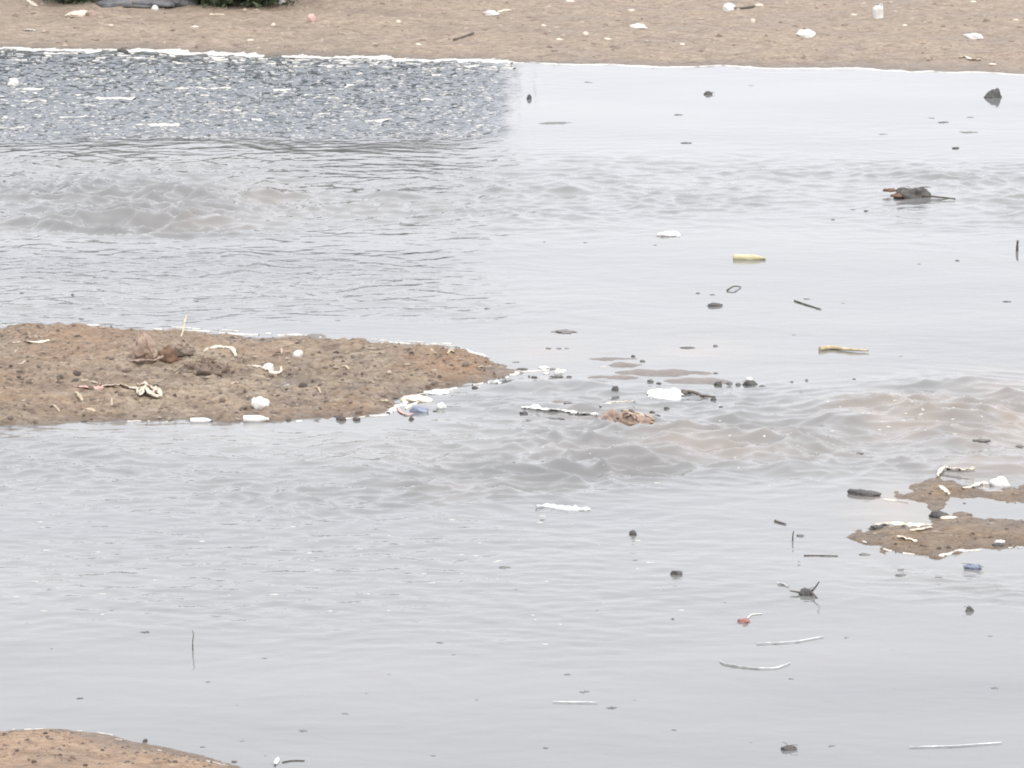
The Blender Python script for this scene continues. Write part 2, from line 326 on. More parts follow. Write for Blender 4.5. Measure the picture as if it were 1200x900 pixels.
for i, (x0, x1, yc, hh) in enumerate([(688, 740, 421, 2.6), (721, 748, 428, 2), (718, 826, 437, 4), (778, 846, 448, 3.5), (690, 752, 443, 2), (480, 530, 406, 3), (625, 700, 447, 2.2), (630, 690, 472, 2.2), (350, 385, 394, 3), (1120, 1210, 553, 3)]):
    a = [(x0 + (x1-x0)*k/8, yc - hh*math.sin(math.pi*k/8)**.7 + rnd.uniform(-.5, .5)) for k in range(9)]
    c = [(x1 - (x1-x0)*k/8, yc + hh*math.sin(math.pi*k/8)**.7 + rnd.uniform(-.5, .5)) for k in range(1, 8)]
    land('mud_bar', a+c, M['sliver'], .022, .1, .006, .016, 300+i*11)
def surf(x, y):
    """height of whatever one stands on there: land or water"""
    z = wz(x, y)
    if y > 48 or y < 26: z = max(z, gz(x, y))
    for (bb, zf) in LANDS:
        if bb[0] < x < bb[2] and bb[1] < y < bb[3]:
            z = max(z, float(zf(np.array([x]), np.array([y]))[0]))
    return z
def surfv(X, Y):
    X = np.asarray(X); Y = np.asarray(Y)
    j = np.clip(np.searchsorted(yv, Y), 1, len(yv)-1); q = (Y-yv[j-1])/(yv[j]-yv[j-1])
    uu = np.interp(X/(1.0+.128*np.maximum(Y, 20)), u, np.arange(len(u))); i = np.clip(uu.astype(int), 0, len(u)-2); f = uu-i
    r0 = WZ[j-1, i]*(1-f) + WZ[j-1, i+1]*f; r1 = WZ[j, i]*(1-f) + WZ[j, i+1]*f; z = np.maximum(r0*(1-q) + r1*q, ground_z(X, Y))
    for (bb, zf) in LANDS:
        k = (X > bb[0]) & (X < bb[2]) & (Y > bb[1]) & (Y < bb[3])
        if k.any(): z[k] = np.maximum(z[k], zf(X[k], Y[k]))
    return z
def on(px, py):
    z = 0
    for _ in range(4):
        p = at(px, py, z); z = surf(p.x, p.y)
    p = at(px, py, z); p.z = surf(p.x, p.y); return p
#OBJECTS
# ------------------------------------------------------------------ object materials
M['white'] = simple('dirty_white_plastic', (.55, .52, .48), (.84, .83, .80), rough=.42, scale=9, bump=.1)
M['cream'] = simple('cream_plastic', (.50, .42, .32), (.80, .72, .60), rough=.5, scale=12, bump=.15)
M['pink'] = simple('faded_pink_cloth', (.48, .28, .24), (.70, .48, .43), rough=.8, scale=25, bump=.3)
M['cloth'] = simple('muddy_cloth', (.20, .14, .105), (.48, .36, .28), rough=.85, scale=11, bump=.4)
M['cloth2'] = simple('muddy_pinkish_sack', (.20, .14, .11), (.52, .40, .33), rough=.85, scale=16, bump=.4)
M['dark'] = simple('sodden_dark_scrap', (.045, .042, .040), (.13, .12, .108), rough=.5, scale=22, bump=.3)
M['drift'] = simple('sodden_grey_scrap', (.07, .065, .06), (.20, .185, .17), rough=.5, scale=30, bump=.3)
M['stone'] = simple('dark_stone', (.045, .043, .041), (.13, .124, .115), rough=.6, scale=14, bump=.4)
M['greystone'] = simple('grey_stone', (.07, .07, .075), (.20, .195, .20), rough=.75, scale=8, bump=.4)
M['pebble'] = simple('dark_pebble', (.045, .034, .027), (.14, .108, .084), rough=.6, scale=20, bump=.3)
M['clod'] = simple('mud_clod', (.12, .092, .072), (.24, .185, .145), rough=.75, scale=14, bump=.4)
M['drycrumb'] = simple('dry_mud_crumb', (.22, .175, .135), (.38, .32, .25), rough=.85, scale=14, bump=.4)
M['bankcrumb'] = simple('pale_mud_crumb', (.27, .21, .16), (.44, .36, .285), rough=.85, scale=14, bump=.3)
M['film'] = simple('grey_white_film', (.45, .45, .45), (.66, .66, .65), rough=.3, scale=12, bump=.1)
M['nearcrumb'] = simple('sandy_crumb', (.22, .15, .10), (.40, .29, .20), rough=.85, scale=14, bump=.4)
M['wood'] = simple('wet_wood', (.06, .05, .04), (.17, .14, .11), rough=.7, scale=20, bump=.4)
M['palewood'] = simple('bleached_wood', (.35, .28, .19), (.62, .54, .40), rough=.7, scale=14, bump=.3)
M['yellow'] = simple('yellowish_plastic', (.40, .35, .19), (.62, .56, .38), rough=.45, scale=14, bump=.1)
M['ochre'] = simple('ochre_stalk', (.30, .23, .12), (.66, .56, .40), rough=.6, scale=16, bump=.2)
M['red'] = simple('faded_red_plastic', (.24, .08, .065), (.42, .20, .17), rough=.5, scale=20, bump=.1)
M['blue'] = simple('blue_grey_plastic', (.10, .12, .17), (.30, .33, .40), rough=.4, scale=16, bump=.15)
M['root'] = simple('brown_roots', (.10, .055, .035), (.25, .155, .105), rough=.85, scale=20, bump=.3)
M['straw'] = simple('pale_straw', (.34, .27, .19), (.58, .48, .36), rough=.8, scale=20, bump=.2)
M['foam'] = simple('froth_glint', (.45, .425, .38), (.72, .69, .64), rough=.55, scale=30, bump=.25)  # foam colour, used for the painted sky glints as well
M['bark'] = simple('bark', (.05, .04, .03), (.13, .105, .08), rough=.85, scale=10, bump=.5)
def leaf_mat(name, a, c):
    m, t, b = new_mat(name)
    oi = N(t, 'ShaderNodeTexNoise', Scale=2.5, Detail=3.0); t.links.new(mapped(t, (1, 1, 1)), oi.inputs['Vector'])
    t.links.new(ramp(t, oi.outputs[0], [(.3, a), (.7, c)]), b.inputs['Base Color']); b.inputs['Roughness'].default_value = .55
    return m
M['leaf'] = leaf_mat('dark_leaf', (.018, .03, .012), (.05, .075, .03))
M['leaf2'] = leaf_mat('grey_green_leaf', (.035, .05, .025), (.085, .11, .055))

# ------------------------------------------------------------------ shape builders
_ico = {}
def ico(s):
    if s not in _ico:
        bm = bmesh.new(); bmesh.ops.create_icosphere(bm, subdivisions=s, radius=1)
        _ico[s] = (np.array([v.co[:] for v in bm.verts]), [[v.index for v in f.verts] for f in bm.faces]); bm.free()
    return _ico[s]
def n3(P, f, seed):
    return perlin(P[:, 0]*f + P[:, 2]*f*.7 + 9.1, P[:, 1]*f - P[:, 2]*f*.6 + 3.7, seed) + perlin(P[:, 2]*f + 5.5, (P[:, 0]+P[:, 1])*f*.7, seed+3)*.8
def lump_mesh(name, w, d, h, seed, mode='bag', sub=None):
    v, f = ico(sub or (4 if mode == 'bag' else 3)); P = v.copy()
    if mode == 'bag': r = 1 + .30*n3(P, 1.3, seed) + .28*(.4-np.abs(n3(P, 2.6, seed+7))) + .10*(.4-np.abs(n3(P, 6, seed+8)))
    elif mode == 'rock': r = 1 + .28*n3(P, 1.2, seed) + .14*n3(P, 3.0, seed+7)
    else: r = 1 + .35*n3(P, 1.6, seed) + .30*n3(P, 4.0, seed+7)
    P = P*r[:, None]
    z = P[:, 2]; z = np.where(z < -.25, -.25 + (z+.25)*.25, z)
    P = np.stack([P[:, 0]*w/2, P[:, 1]*d/2, (z+.28)*h/1.28], -1)
    return mesh(name, P, f)
def tube_data(pts, rads, n=6):
    V, F = [], []
    for i, p in enumerate(pts):
        a = pts[max(0, i-1)]; c = pts[min(len(pts)-1, i+1)]
        d = (c-a).normalized(); s = d.cross(Vector((0, 0, 1)));
        if s.length < .05: s = d.cross(Vector((0, 1, 0)))
        s.normalize(); u_ = s.cross(d)
        for k in range(n):
            an = 2*math.pi*k/n; V.append(p + (s*math.cos(an) + u_*math.sin(an))*rads[i])
    for i in range(len(pts)-1):
        for k in range(n): F.append((i*n+k, i*n+(k+1) % n, (i+1)*n+(k+1) % n, (i+1)*n+k))
    F.append(tuple(range(n-1, -1, -1))); F.append(tuple((len(pts)-1)*n+k for k in range(n)))
    return V, F
def spline(pts, k=5):
    out = []
    for i in range(len(pts)-1):
        p0 = pts[max(0, i-1)]; p1 = pts[i]; p2 = pts[i+1]; p3 = pts[min(len(pts)-1, i+2)]
        for j in range(k):
            s = j/k; out.append(.5*((2*p1) + (p2-p0)*s + (2*p0-5*p1+4*p2-p3)*s*s + (3*p1-p0-3*p2+p3)*s**3))
    out.append(pts[-1]); return out
def local(pts):
    o = pts[0].copy(); return o, [p-o for p in pts]
def tube(name, pts, r0, r1, mat, parent=None, n=6, wob=0):
    pts = spline(pts, 4) if len(pts) > 2 else spline([pts[0], (pts[0]+pts[1])/2, pts[1]], 4)
    if wob: pts = [p + Vector((rnd.uniform(-1, 1), rnd.uniform(-1, 1), rnd.uniform(-.3, 1)))*wob for p in pts]
    o_, pl = (pts[0].copy(), [p-pts[0] for p in pts]) if parent is None else (Vector(), pts)
    L = len(pl); V, F = tube_data(pl, [r0+(r1-r0)*i/(L-1) for i in range(L)], n)
    o = link(name, mesh(name, V, F), mat, parent); o.location = o_; return o
def ribbon(name, pts, width, mat, parent=None, seed=1, thick=.004, ruck=.35):
    """crumpled plastic strip along a path: real thickness, twisted and puckered"""
    r_ = random.Random(seed); pts = spline(pts, 6)
    o_, pl = (pts[0].copy(), [p-pts[0] for p in pts]) if parent is None else (Vector(), pts)
    V, F = [], []; L = len(pl); C = 5; roll = r_.uniform(-.4, .4)
    for i, p in enumerate(pl):
        d = (pl[min(L-1, i+1)]-pl[max(0, i-1)]).normalized(); s = d.cross(Vector((0, 0, 1)))
        if s.length < .05: s = Vector((1, 0, 0))
        s.normalize(); u_ = s.cross(d); roll += r_.uniform(-.35, .35); roll *= .9
        wd = width*(.55 + .6*r_.random())*(math.sin(math.pi*(i+.6)/(L+.2))**.35)
        for c in range(C):
            q = (c/(C-1)-.5); pk = width*ruck*(r_.random()-.2)
            V.append(p + (s*math.cos(roll) + u_*math.sin(roll))*q*wd + Vector((0, 0, abs(pk)*(1-abs(q)))) + Vector((0, 0, thick)))
    n = len(V); V += [p - Vector((0, 0, thick)) for p in V]
    for i in range(L-1):
        for c in range(C-1):
            a = i*C+c; F.append((a, a+1, a+C+1, a+C)); F.append((n+a, n+a+C, n+a+C+1, n+a+1))
        F.append((i*C, (i+1)*C, n+(i+1)*C, n+i*C)); e = i*C+C-1; F.append((e, n+e, n+e+C, e+C))
    o = link(name, mesh(name, V, F), mat, parent); o.location = o_; return o
def sheet_mesh(name, w, d, amp, seed, thick=.004, nx=26, ny=18):
    xs, ys = np.meshgrid(np.linspace(-1, 1, nx), np.linspace(-1, 1, ny))
    an = np.arctan2(ys, xs); k = 1 + .22*perlin(np.cos(an)*1.6+seed, np.sin(an)*1.6, seed)
    X = xs*w/2*k*(1-.22*ys**2); Y = ys*d/2*k*(1-.15*xs**2)
    Z = amp*(.5 + np.abs(perlin(xs*1.5+seed, ys*1.2, seed))*1.3 + .5*np.abs(perlin(xs*4, ys*3.2+seed, seed+1)))*(1-.75*np.maximum(np.abs(xs), np.abs(ys))**3)
    top = np.stack([X, Y, Z+thick], -1).reshape(-1, 3); bot = np.stack([X, Y, Z], -1).reshape(-1, 3); n = nx*ny
    F = []
    for j in range(ny-1):
        for i in range(nx-1):
            a = j*nx+i; F.append((a, a+1, a+nx+1, a+nx)); F.append((n+a, n+a+nx, n+a+nx+1, n+a+1))
    ring = [i for i in range(nx)] + [j*nx+nx-1 for j in range(1, ny)] + [(ny-1)*nx+i for i in range(nx-2, -1, -1)] + [j*nx for j in range(ny-2, 0, -1)]
    for i in range(len(ring)): a, c = ring[i], ring[(i+1) % len(ring)]; F.append((a, n+a, n+c, c))
    return mesh(name, np.concatenate([top, bot]), F)
def lathe_mesh(name, prof, n=16):
    V, F = [], []
    for (r, z) in prof:
        for k in range(n): V.append((r*math.cos(2*math.pi*k/n), r*math.sin(2*math.pi*k/n), z))
    for i in range(len(prof)-1):
        for k in range(n): F.append((i*n+k, i*n+(k+1) % n, (i+1)*n+(k+1) % n, (i+1)*n+k))
    F.append(tuple(range(n-1, -1, -1))); F.append(tuple((len(prof)-1)*n+k for k in range(n)))
    return mesh(name, V, F)
_seed = [1000]
def sd_(): _seed[0] += 1; return _seed[0]
def lump(name, px, py, wpx, hpx, mat, label, cat, mode='bag', group=None, dr=.6, rz=None, sink=.0):
    """a lump that covers wpx x hpx photo pixels centred on px, py"""
    s = mpp(py); w_ = wpx*s; d_ = max(w_*dr, .015); h_ = max(hpx*s - d_*SP, hpx*s*.45)
    p = on(px, py + hpx*.25); me = lump_mesh(name, w_, d_, h_*1.05, sd_(), mode, 2 if wpx < 10 else 3 if wpx < 24 else None)
    o = link(name, me, M[mat]); o.location = p - Vector((0, 0, sink*h_ + .003)); o.rotation_euler = (0, 0, rnd.uniform(-.3, .3) if rz is None else rz)
    return tag(o, label, cat, group)
def path(pix, lift=.006):
    out = []
    for q in pix:
        p = on(q[0], q[1]); out.append(p + Vector((0, 0, lift + (q[2] if len(q) > 2 else 0)))) 
    return out
def stick(name, pix, r0, r1, mat, label, cat, group=None, wob=0, lift=None):
    s = mpp(pix[0][1]); return tag(tube(name, path(pix, r0*s*.7 if lift is None else lift), r0*s, r1*s, M[mat], wob=wob*s), label, cat, group)
def strip(name, pix, wpx, mat, label, cat, group=None, ruck=.35):
    s = mpp(pix[0][1]); return tag(ribbon(name, path(pix, .004), wpx*s, M[mat], seed=sd_(), ruck=ruck), label, cat, group)

# ------------------------------------------------------------------ trees and bushes behind the far bank
def foliage(name, rx, ry, z0, z1, nclump, nleaf, size, seed, mat, parent):
    r_ = np.random.default_rng(seed); C_ = []
    while len(C_) < nclump:
        q = r_.uniform(-1, 1, 3)
        if q@q < 1: C_.append(q)
    C_ = np.array(C_); cen = np.stack([C_[:, 0]*rx, C_[:, 1]*ry, z0 + (C_[:, 2]*.5+.5)*(z1-z0)], -1)
    cr = (.20 + .16*r_.random(nclump))*min(rx, ry)*1.25
    P = np.repeat(cen, nleaf, 0) + r_.normal(0, 1, (nclump*nleaf, 3))*np.repeat(cr, nleaf)[:, None]*.62
    P[:, 2] = np.maximum(P[:, 2], .04)
    n = len(P); a = r_.normal(0, 1, (n, 3)); a /= np.linalg.norm(a, axis=1)[:, None]; c = np.cross(a, r_.normal(0, 1, (n, 3))); c /= np.linalg.norm(c, axis=1)[:, None]
    L = size*(.6 + .8*r_.random(n))[:, None]
    V = np.stack([P-a*L, P+c*L*.42, P+a*L, P-c*L*.42], 1).reshape(-1, 3)
    me = mesh(name, V, [(4*i, 4*i+1, 4*i+2, 4*i+3) for i in range(n)], False)
    return link(name, me, mat, parent)
def plant(name, rx, z0, h, nclump, nleaf, size, seed, mat):
    e = empty(name, (0, 0, 0)); r_ = random.Random(seed); V, F = [], []
    for k in range(4):
        an = 2*math.pi*k/4 + r_.random(); tip = Vector((math.cos(an)*rx*.55, math.sin(an)*rx*.55, h*.75))
        pts = [Vector((math.cos(an)*.05, math.sin(an)*.05, -.15)), Vector((tip.x*.25, tip.y*.25, h*.3)), tip*.7 + Vector((0, 0, h*.1)), tip]
        v, f = tube_data(spline(pts, 3), [h*.022*(1-.08*i) for i in range(10)]); o = len(V); V += v; F += [tuple(i+o for i in q) for q in f]
    link('trunk', mesh('trunk', V, F), M['bark'], e)
    foliage('crown', rx, rx*.9, z0, h, nclump, nleaf, size, seed, mat, e)
    return e
def copy_tree(o, parent=None):
    c = o.copy(); COL.objects.link(c); c.parent = parent
    for ch in [k for k in bpy.data.objects if k.parent == o]: copy_tree(ch, c)
    return c
TREE_H = 2.1
t1 = plant('shrub', 1.15, .1, TREE_H, 60, 190, .08, 3, M['leaf'])
spots = [(-1.35, 63.6, .9, 1.0), (-2.9, 64.0, 2.1, 1.05), (-4.5, 63.7, 3.3, .97), (-6.1, 64.2, 4.4, 1.06), (-7.8, 63.9, 5.6, 1.0), (-9.4, 64.2, 1.5, 1.05), (-2.1, 65.2, 2.7, 1.0), (-3.7, 65.3, 3.9, 1.03), (-5.3, 65.1, .2, .98), (-7.0, 65.3, 1.1, 1.02)]
for i, (x, y, a, s) in enumerate(spots):
    o = t1 if i == 0 else copy_tree(t1)
    o.location = (x, y, gz(x, y)); o.rotation_euler = (0, 0, a); o.scale = (s, s, s)
    tag(o, 'dense dark green shrub behind the far bank, mirrored in the choppy water', 'shrub', 'shrubs behind the far bank')
b1 = plant('bush', .75, .02, .95, 26, 110, .06, 8, M['leaf2'])
bl = ['dark green bush with a small white scrap at its foot', 'dark green bush growing beside the grey stones on the far bank', 'grey-green low bush behind a cream bag on the far bank', 'grey-green bush between the stones and the outermost bush']
for i, (px, py, s, mt) in enumerate([(300, 3.5, .8, 0), (245, 4.0, .75, 0), (88, 3, .6, 1), (270, 0, 1.0, 1)]):
    o = b1 if i == 0 else copy_tree(b1)
    p = on(px, py); o.location = p; o.rotation_euler = (0, 0, i*1.7); o.scale = (s, s, s)
    tag(o, bl[i], 'bush', 'bushes on the far bank')
for i, (px, py, w_, h_, l) in enumerate([(135, 4, 50, 12, 'long grey boulder beside the grey-green bush'), (180, 4.5, 48, 12, 'broad grey boulder between two others under the bushes'), (215, 3, 34, 14, 'rounded grey boulder at the foot of the dark bush'), (160, 8.5, 34, 5, 'flat dark stone slab in front of the grey boulders')]):
    lump('boulder', px, py, w_, h_, 'greystone' if i < 3 else 'stone', l, 'rock', 'rock', 'boulders under the bushes', dr=.5)

# ------------------------------------------------------------------ litter on the far bank
def jug(px, py, hpx, label):
    s = mpp(py); h_ = hpx*s; p = on(px, py+hpx*.45); e = empty('plastic_jug', p - Vector((0, 0, .004)), .4); e.rotation_euler = (.06, -.08, .4)
    w_ = h_*.33
    bm = bmesh.new(); rings = []
    for (k, z) in [(.92, 0), (1, .04), (1, .62), (.9, .74), (.55, .86), (.3, .9), (.3, .96)]:
        rings.append([bm.verts.new((w_*k*x, w_*k*.72*y, h_*z)) for (x, y) in [(1, .6), (.7, 1), (-.7, 1), (-1, .6), (-1, -.6), (-.7, -1), (.7, -1), (1, -.6)]])
    for a, c in zip(rings, rings[1:]):
        for i in range(8): bm.faces.new((a[i], a[(i+1) % 8], c[(i+1) % 8], c[i]))
    bm.faces.new(rings[0][::-1]); bm.faces.new(rings[-1]); me = bpy.data.meshes.new('body'); bm.to_mesh(me); bm.free(); link('body', me, M['white'], e)
    hd = tube('handle', [Vector((w_*.3, 0, h_*.9)), Vector((w_*.85, 0, h_*.95)), Vector((w_*1.12, 0, h_*.72)), Vector((w_*1.0, 0, h_*.5))], h_*.035, h_*.035, M['white'], e)
    cp = link('cap', lathe_mesh('cap', [(w_*.33, h_*.955), (w_*.34, h_*1.0), (w_*.28, h_*1.01)], 10), M['blue'], e)
    return tag(e, label, 'jug')
jug(1029, 14, 17, 'small white plastic jug standing upright on the far bank')
def bottle(name, px, py, lpx, rpx, mat, capmat, rz, label, cat='bottle', sink=.4):
    s = mpp(py); L = lpx*s; r_ = rpx*s; p = on(px, py); e = empty(name, p + Vector((0, 0, r_*(1-2*sink))), rz); e.rotation_euler = (0, math.pi/2, rz)
    prof = [(r_*.8, -.5*L), (r_, -.47*L), (r_, -.2*L), (r_*.93, -.17*L), (r_, -.14*L), (r_, .15*L), (r_*.75, .3*L), (r_*.36, .4*L), (r_*.33, .45*L)]
    link('body', lathe_mesh('body', prof, 14), M[mat], e); link('cap', lathe_mesh('cap', [(r_*.4, .43*L), (r_*.4, .5*L), (r_*.33, .505*L)], 10), M[capmat], e)
    return tag(e, label, cat)
lump('plastic_scrap', 748, 31, 19, 7, 'white', 'low domed white plastic scrap lying alone on the far bank', 'litter', dr=.5)
lump('plastic_bag', 943, 37, 21, 10, 'white', 'bulging white plastic bag midway between the jug and the far waterline', 'bag')
o = lump('foam_slab', 1141, 43, 22, 8, 'white', 'flat white foam slab above a twisted white strip', 'foam', 'rock', dr=.5)
strip('plastic_strip', [(1124, 69), (1131, 67.5), (1137, 70), (1143, 71), (1150, 71)], 5, 'cream', 'twisted white plastic strip at the far waterline below the foam slab', 'litter')
lump('plastic_bag', 854, 9, 14, 10, 'white', 'small white bag touching the end of a dark stick', 'bag')
stick('stick', [(859, 11.5), (870, 11), (884, 9)], 2.0, 1.2, 'wood', 'dark stick lying beside a small white bag on the far bank', 'stick')
lump('plastic_bag', 575, 15, 18, 7, 'white', 'crumpled white bag trailing a pale flat tail on the bank', 'bag')
strip('plastic_strip', [(583, 15), (592, 13), (600, 13)], 4, 'cream', 'pale flat strip trailing from a crumpled white bag', 'litter')
stick('stick', [(532, 46.5), (543, 44), (555, 41.5)], 1.6, 1.0, 'wood', 'lone dark stick slanting on the far bank near the choppy water', 'stick')
lump('ball', 365, 22, 10, 10, 'pink', 'small round pale pinkish ball on the far bank', 'ball', 'rock', dr=.9)
lump('plastic_bag', 91, 16.5, 26, 8, 'cream', 'cream plastic bag in front of the grey-green bush', 'bag')
lump('cloth_scrap', 107, 16, 12, 8, 'cloth2', 'brown cloth scrap against the cream plastic bag', 'cloth')
strip('plastic_strip', [(245, 18), (252, 17.5), (263, 17.6)], 3, 'cream', 'thin pale strip on the bank in front of the dark bush', 'litter')
lump('plastic_scrap', 330, 4, 8, 7, 'white', 'small white scrap at the foot of the outermost bush', 'litter')
lump('plastic_scrap', 182, 10, 8, 6, 'white', 'white scrap lying against the flat dark stone slab', 'litter')
strip('plastic_strip', [(28, 36.5), (34, 36), (41, 35.5)], 4.5, 'white', 'short white strip alone on the bank above the choppy water', 'litter')
strip('plastic_strip', [(32, 2), (38, 5), (44, 8)], 5, 'cream', 'pale slanting strip on the bank beside the grey-green bush', 'litter')
for (px, py, w_, h_) in [(293, 47, 9, 3), (228, 31, 9, 3), (467, 26, 6, 4), (686, 40, 8, 5), (712, 46, 10, 3), (740, 12, 9, 3), (668, 1, 10, 4), (882, 25, 6, 5), (655, 46, 9, 3), (490, 52, 8, 3), (320, 29, 6, 4), (1000, 17, 8, 2.5), (1163, 77, 10, 3), (1060, 30, 6, 3), (800, 52, 7, 3), (637, 30, 6, 3), (130, 30, 7, 3), (1190, 22, 6, 3), (890, 7, 10, 4), (1140, 2, 8, 3)]:
    lump('pale_scrap', px, py, w_, h_, 'cream', 'tiny pale litter scrap trodden into the far bank', 'litter', group='tiny pale scraps on the far bank')
for (px, py, w_, h_) in [(990, 29, 9, 4), (90, 32, 8, 3), (40, 17, 6, 4), (110, 46, 12, 3), (167, 36, 6, 3), (495, 46, 7, 3), (448, 4, 6, 4), (710, 29, 6, 3), (620, 20, 6, 3), (1105, 30, 7, 3), (820, 60, 8, 3), (400, 40, 7, 3), (900, 50, 7, 2.5), (1185, 48, 8, 3), (970, 62, 9, 2.5), (650, 60, 8, 3), (270, 40, 8, 2.5)]:
    lump('dark_scrap', px, py, w_, h_*.7, 'clod', 'tiny dark scrap trodden into the far bank', 'litter', 'rock', group='tiny dark scraps on the far bank')

# ------------------------------------------------------------------ things in the upper water
def branchy(name, px, py, wpx, hpx, mat, label, cat, seed, twigs=5, body='rock'):
    """a snag: a sodden lump with twigs sticking out, each twig a part"""
    r_ = random.Random(seed); s = mpp(py); p = on(px, py+hpx*.25); e = empty(name, p)
    me = lump_mesh('mound', wpx*s*.7, wpx*s*.4, hpx*s*.75, sd_(), body); k = link('mound', me, M[mat], e); k.location = (0, 0, -.008)
    for i in range(twigs):
        a = r_.uniform(0, 2*math.pi); L = wpx*s*r_.uniform(.3, .55); dz = hpx*s*r_.uniform(.1, .8)
        a0 = Vector((math.cos(a)*-.25*L, math.sin(a)*-.2*L, .3*hpx*s)); a1 = Vector((math.cos(a)*L, math.sin(a)*L*.6, dz))
        tube('twig', [a0, (a0+a1)/2 + Vector((0, 0, .1*L)), a1], .5*s, .25*s, M['wood'], e, 5)
    return tag(e, label, cat)
branchy('snag', 143, 60, 19, 9, 'dark', 'dark snag caught at the far waterline below the bushes', 'debris', 1)
o = lump('rock', 1162, 111, 24, 13, 'stone', 'dark pointed rock standing out of the smooth bluish water', 'rock', 'rock', dr=.5, sink=.1, rz=0)
hz = max(v_.co.z for v_ in o.data.vertices); wx0 = max(v_.co.x for v_ in o.data.vertices)
for v_ in o.data.vertices: k = v_.co.z/hz; v_.co.x = v_.co.x*(1-.62*k) + wx0*.42*k; v_.co.y *= 1-.5*k; v_.co.z *= 1.12
branchy('snag', 830, 109, 15, 6, 'dark', 'small dark snag in the smooth water off the far bank', 'debris', 3, 3)
branchy('snag', 620, 114, 8, 8, 'dark', 'tiny dark snag beside the edge of the choppy dark water', 'debris', 4, 2)
o = lump('float_ball', 15, 98, 11, 11, 'white', 'round white float in the choppy dark water', 'float', 'rock', dr=.9)
e = branchy('debris_clump', 1068, 227, 50, 17, 'dark', 'dark brown clump of debris with a stick, stranded in midstream', 'debris', 5, 9, 'soft')
s_ = mpp(227)
tube('stick', [Vector((.05, -.03, .03)), Vector((.2, -.08, .02)), Vector((.40, -.16, .012))], .012, .006, M['wood'], e)
for k in range(6): q = link('leaf', lump_mesh('leaf', .12, .06, .03, sd_(), 'soft'), M['root'], e); q.location = (rnd.uniform(-.2, .15), rnd.uniform(-.1, .1), rnd.uniform(.01, .06))
bottle('plastic_bottle', 878, 304, 38, 4.2, 'yellow', 'ochre', -.12, 'yellowish plastic bottle floating on its side', sink=.3)
lump('plastic_bag', 784, 274, 25, 8, 'white', 'white bag floating alone in the calm water near the bottle', 'bag')
stick('stalk', [(961, 411), (975, 409.5), (992, 411.5), (1018, 413)], 3.4, 1.2, 'ochre', 'yellowish floating stalk tapering to one end', 'stalk')
stick('twig', [(931, 353), (937, 355), (946, 358), (962, 363)], 1.1, .6, 'wood', 'thin forked twig floating below the yellowish bottle', 'twig')
stick('twig', [(852, 341, .0), (860, 339, .02), (868, 337, .0)], 1.1, .7, 'wood', 'short bent twig floating between the bottle and a dark plank', 'twig')
lump('plank', 837, 357.5, 19, 5, 'dark', 'short dark plank lying flat on the calm water', 'plank', 'rock', dr=.4)
stick('stake', [(1192, 294, -.02), (1192, 294, .04), (1192.5, 294, .085)], 1.7, 1.3, 'wood', 'short dark stake standing upright in the calm water', 'stake')

# ------------------------------------------------------------------ litter on the mud island
def sack(px, py, wpx, hpx, label):
    """slumped sack: pointed back propped up, folds to the ground, dark mouth side"""
    s = mpp(py); p = on(px, py+hpx*.45); e = empty('cloth_sack', p - Vector((0, 0, .01)))
    W, H = wpx*s, hpx*s
    v, f = ico(4); P = v.copy(); r = 1 + .16*n3(P, 1.5, 71) + .22*(.4-np.abs(n3(P, 2.4, 72))) + .08*n3(P, 6, 73); P = P*r[:, None]
    z = np.clip((P[:, 2]+1)/2, 0, 1.2)
    X = P[:, 0]*(1-.55*z)*W*.40 - .10*W*z + .05*W*n3(P, 2.2, 75)*z; Y = P[:, 1]*(1-.5*z)*W*.30; z = z*(1-.16*np.abs(n3(P, 1.8, 76)))
    link('body', mesh('body', np.stack([X, Y, z*H], -1), f), M['cloth'], e)
    for k, (pts, wd) in enumerate([([(-.34, -.16, .02), (-.30, -.12, .45), (-.14, -.05, .98)], .22), ([(.02, -.16, .75), (.12, -.2, .4), (.22, -.22, .12)], .2), ([(-.42, -.26, .04), (-.1, -.32, .10), (.2, -.3, .08), (.45, -.22, .2)], .28)]):
        ribbon('fold', [Vector((a*W, c*W, d*H)) for a, c, d in pts], wd*W*.5, M['cloth2'], e, seed=90+k, thick=.01, ruck=.3)
    q = link('bulge', lump_mesh('bulge', W*.5, W*.3, H*.42, 77, 'soft'), M['root'], e); q.location = (W*.55, 0, 0)
    return tag(e, label, 'sack')
sack(172, 406, 44, 36, 'slumped brown cloth sack propped in a peak on the mud island')
def root_mat(px, py, wpx, hpx, label, seed, mats=('root', 'straw'), n=110):
    r_ = random.Random(seed); s = mpp(py); p = on(px, py+hpx*.3); e = empty('tangle', p - Vector((0, 0, .01)))
    W, H = wpx*s, hpx*s
    link('mound', lump_mesh('mound', W*.8, W*.6, H*.40, seed, 'soft'), M['clod'], e)
    for k in range(n):
        a = r_.uniform(0, 6.3); x = r_.gauss(0, W*.25); y = r_.gauss(0, W*.2); L = W*r_.uniform(.08, .25); z0 = H*.45*math.exp(-(x*x+y*y)/(W*W*.12))
        a0 = Vector((x, y, z0)); a1 = a0 + Vector((math.cos(a)*L, math.sin(a)*L, r_.uniform(-.1, .25)*H))
        tube('fibre', [a0, (a0+a1)/2 + Vector((0, 0, .08*H)), a1], .42*s*r_.uniform(.6, 1.6), .2*s, M[mats[0] if r_.random() < .55 else mats[1]], e, 4)
    return tag(e, label, 'debris')
root_mat(240, 424, 62, 30, 'tangled heap of brown roots and straw beside the cloth sack', 11)
root_mat(213, 410, 34, 20, 'small tuft of brown roots between the sack and the larger root heap', 12, n=45)
strip('plastic_strip', [(238, 409), (250, 407), (262, 408), (272, 412), (277, 420)], 6, 'cream', 'cream plastic strip arching over the root heap to a frayed end', 'litter', ruck=.6)
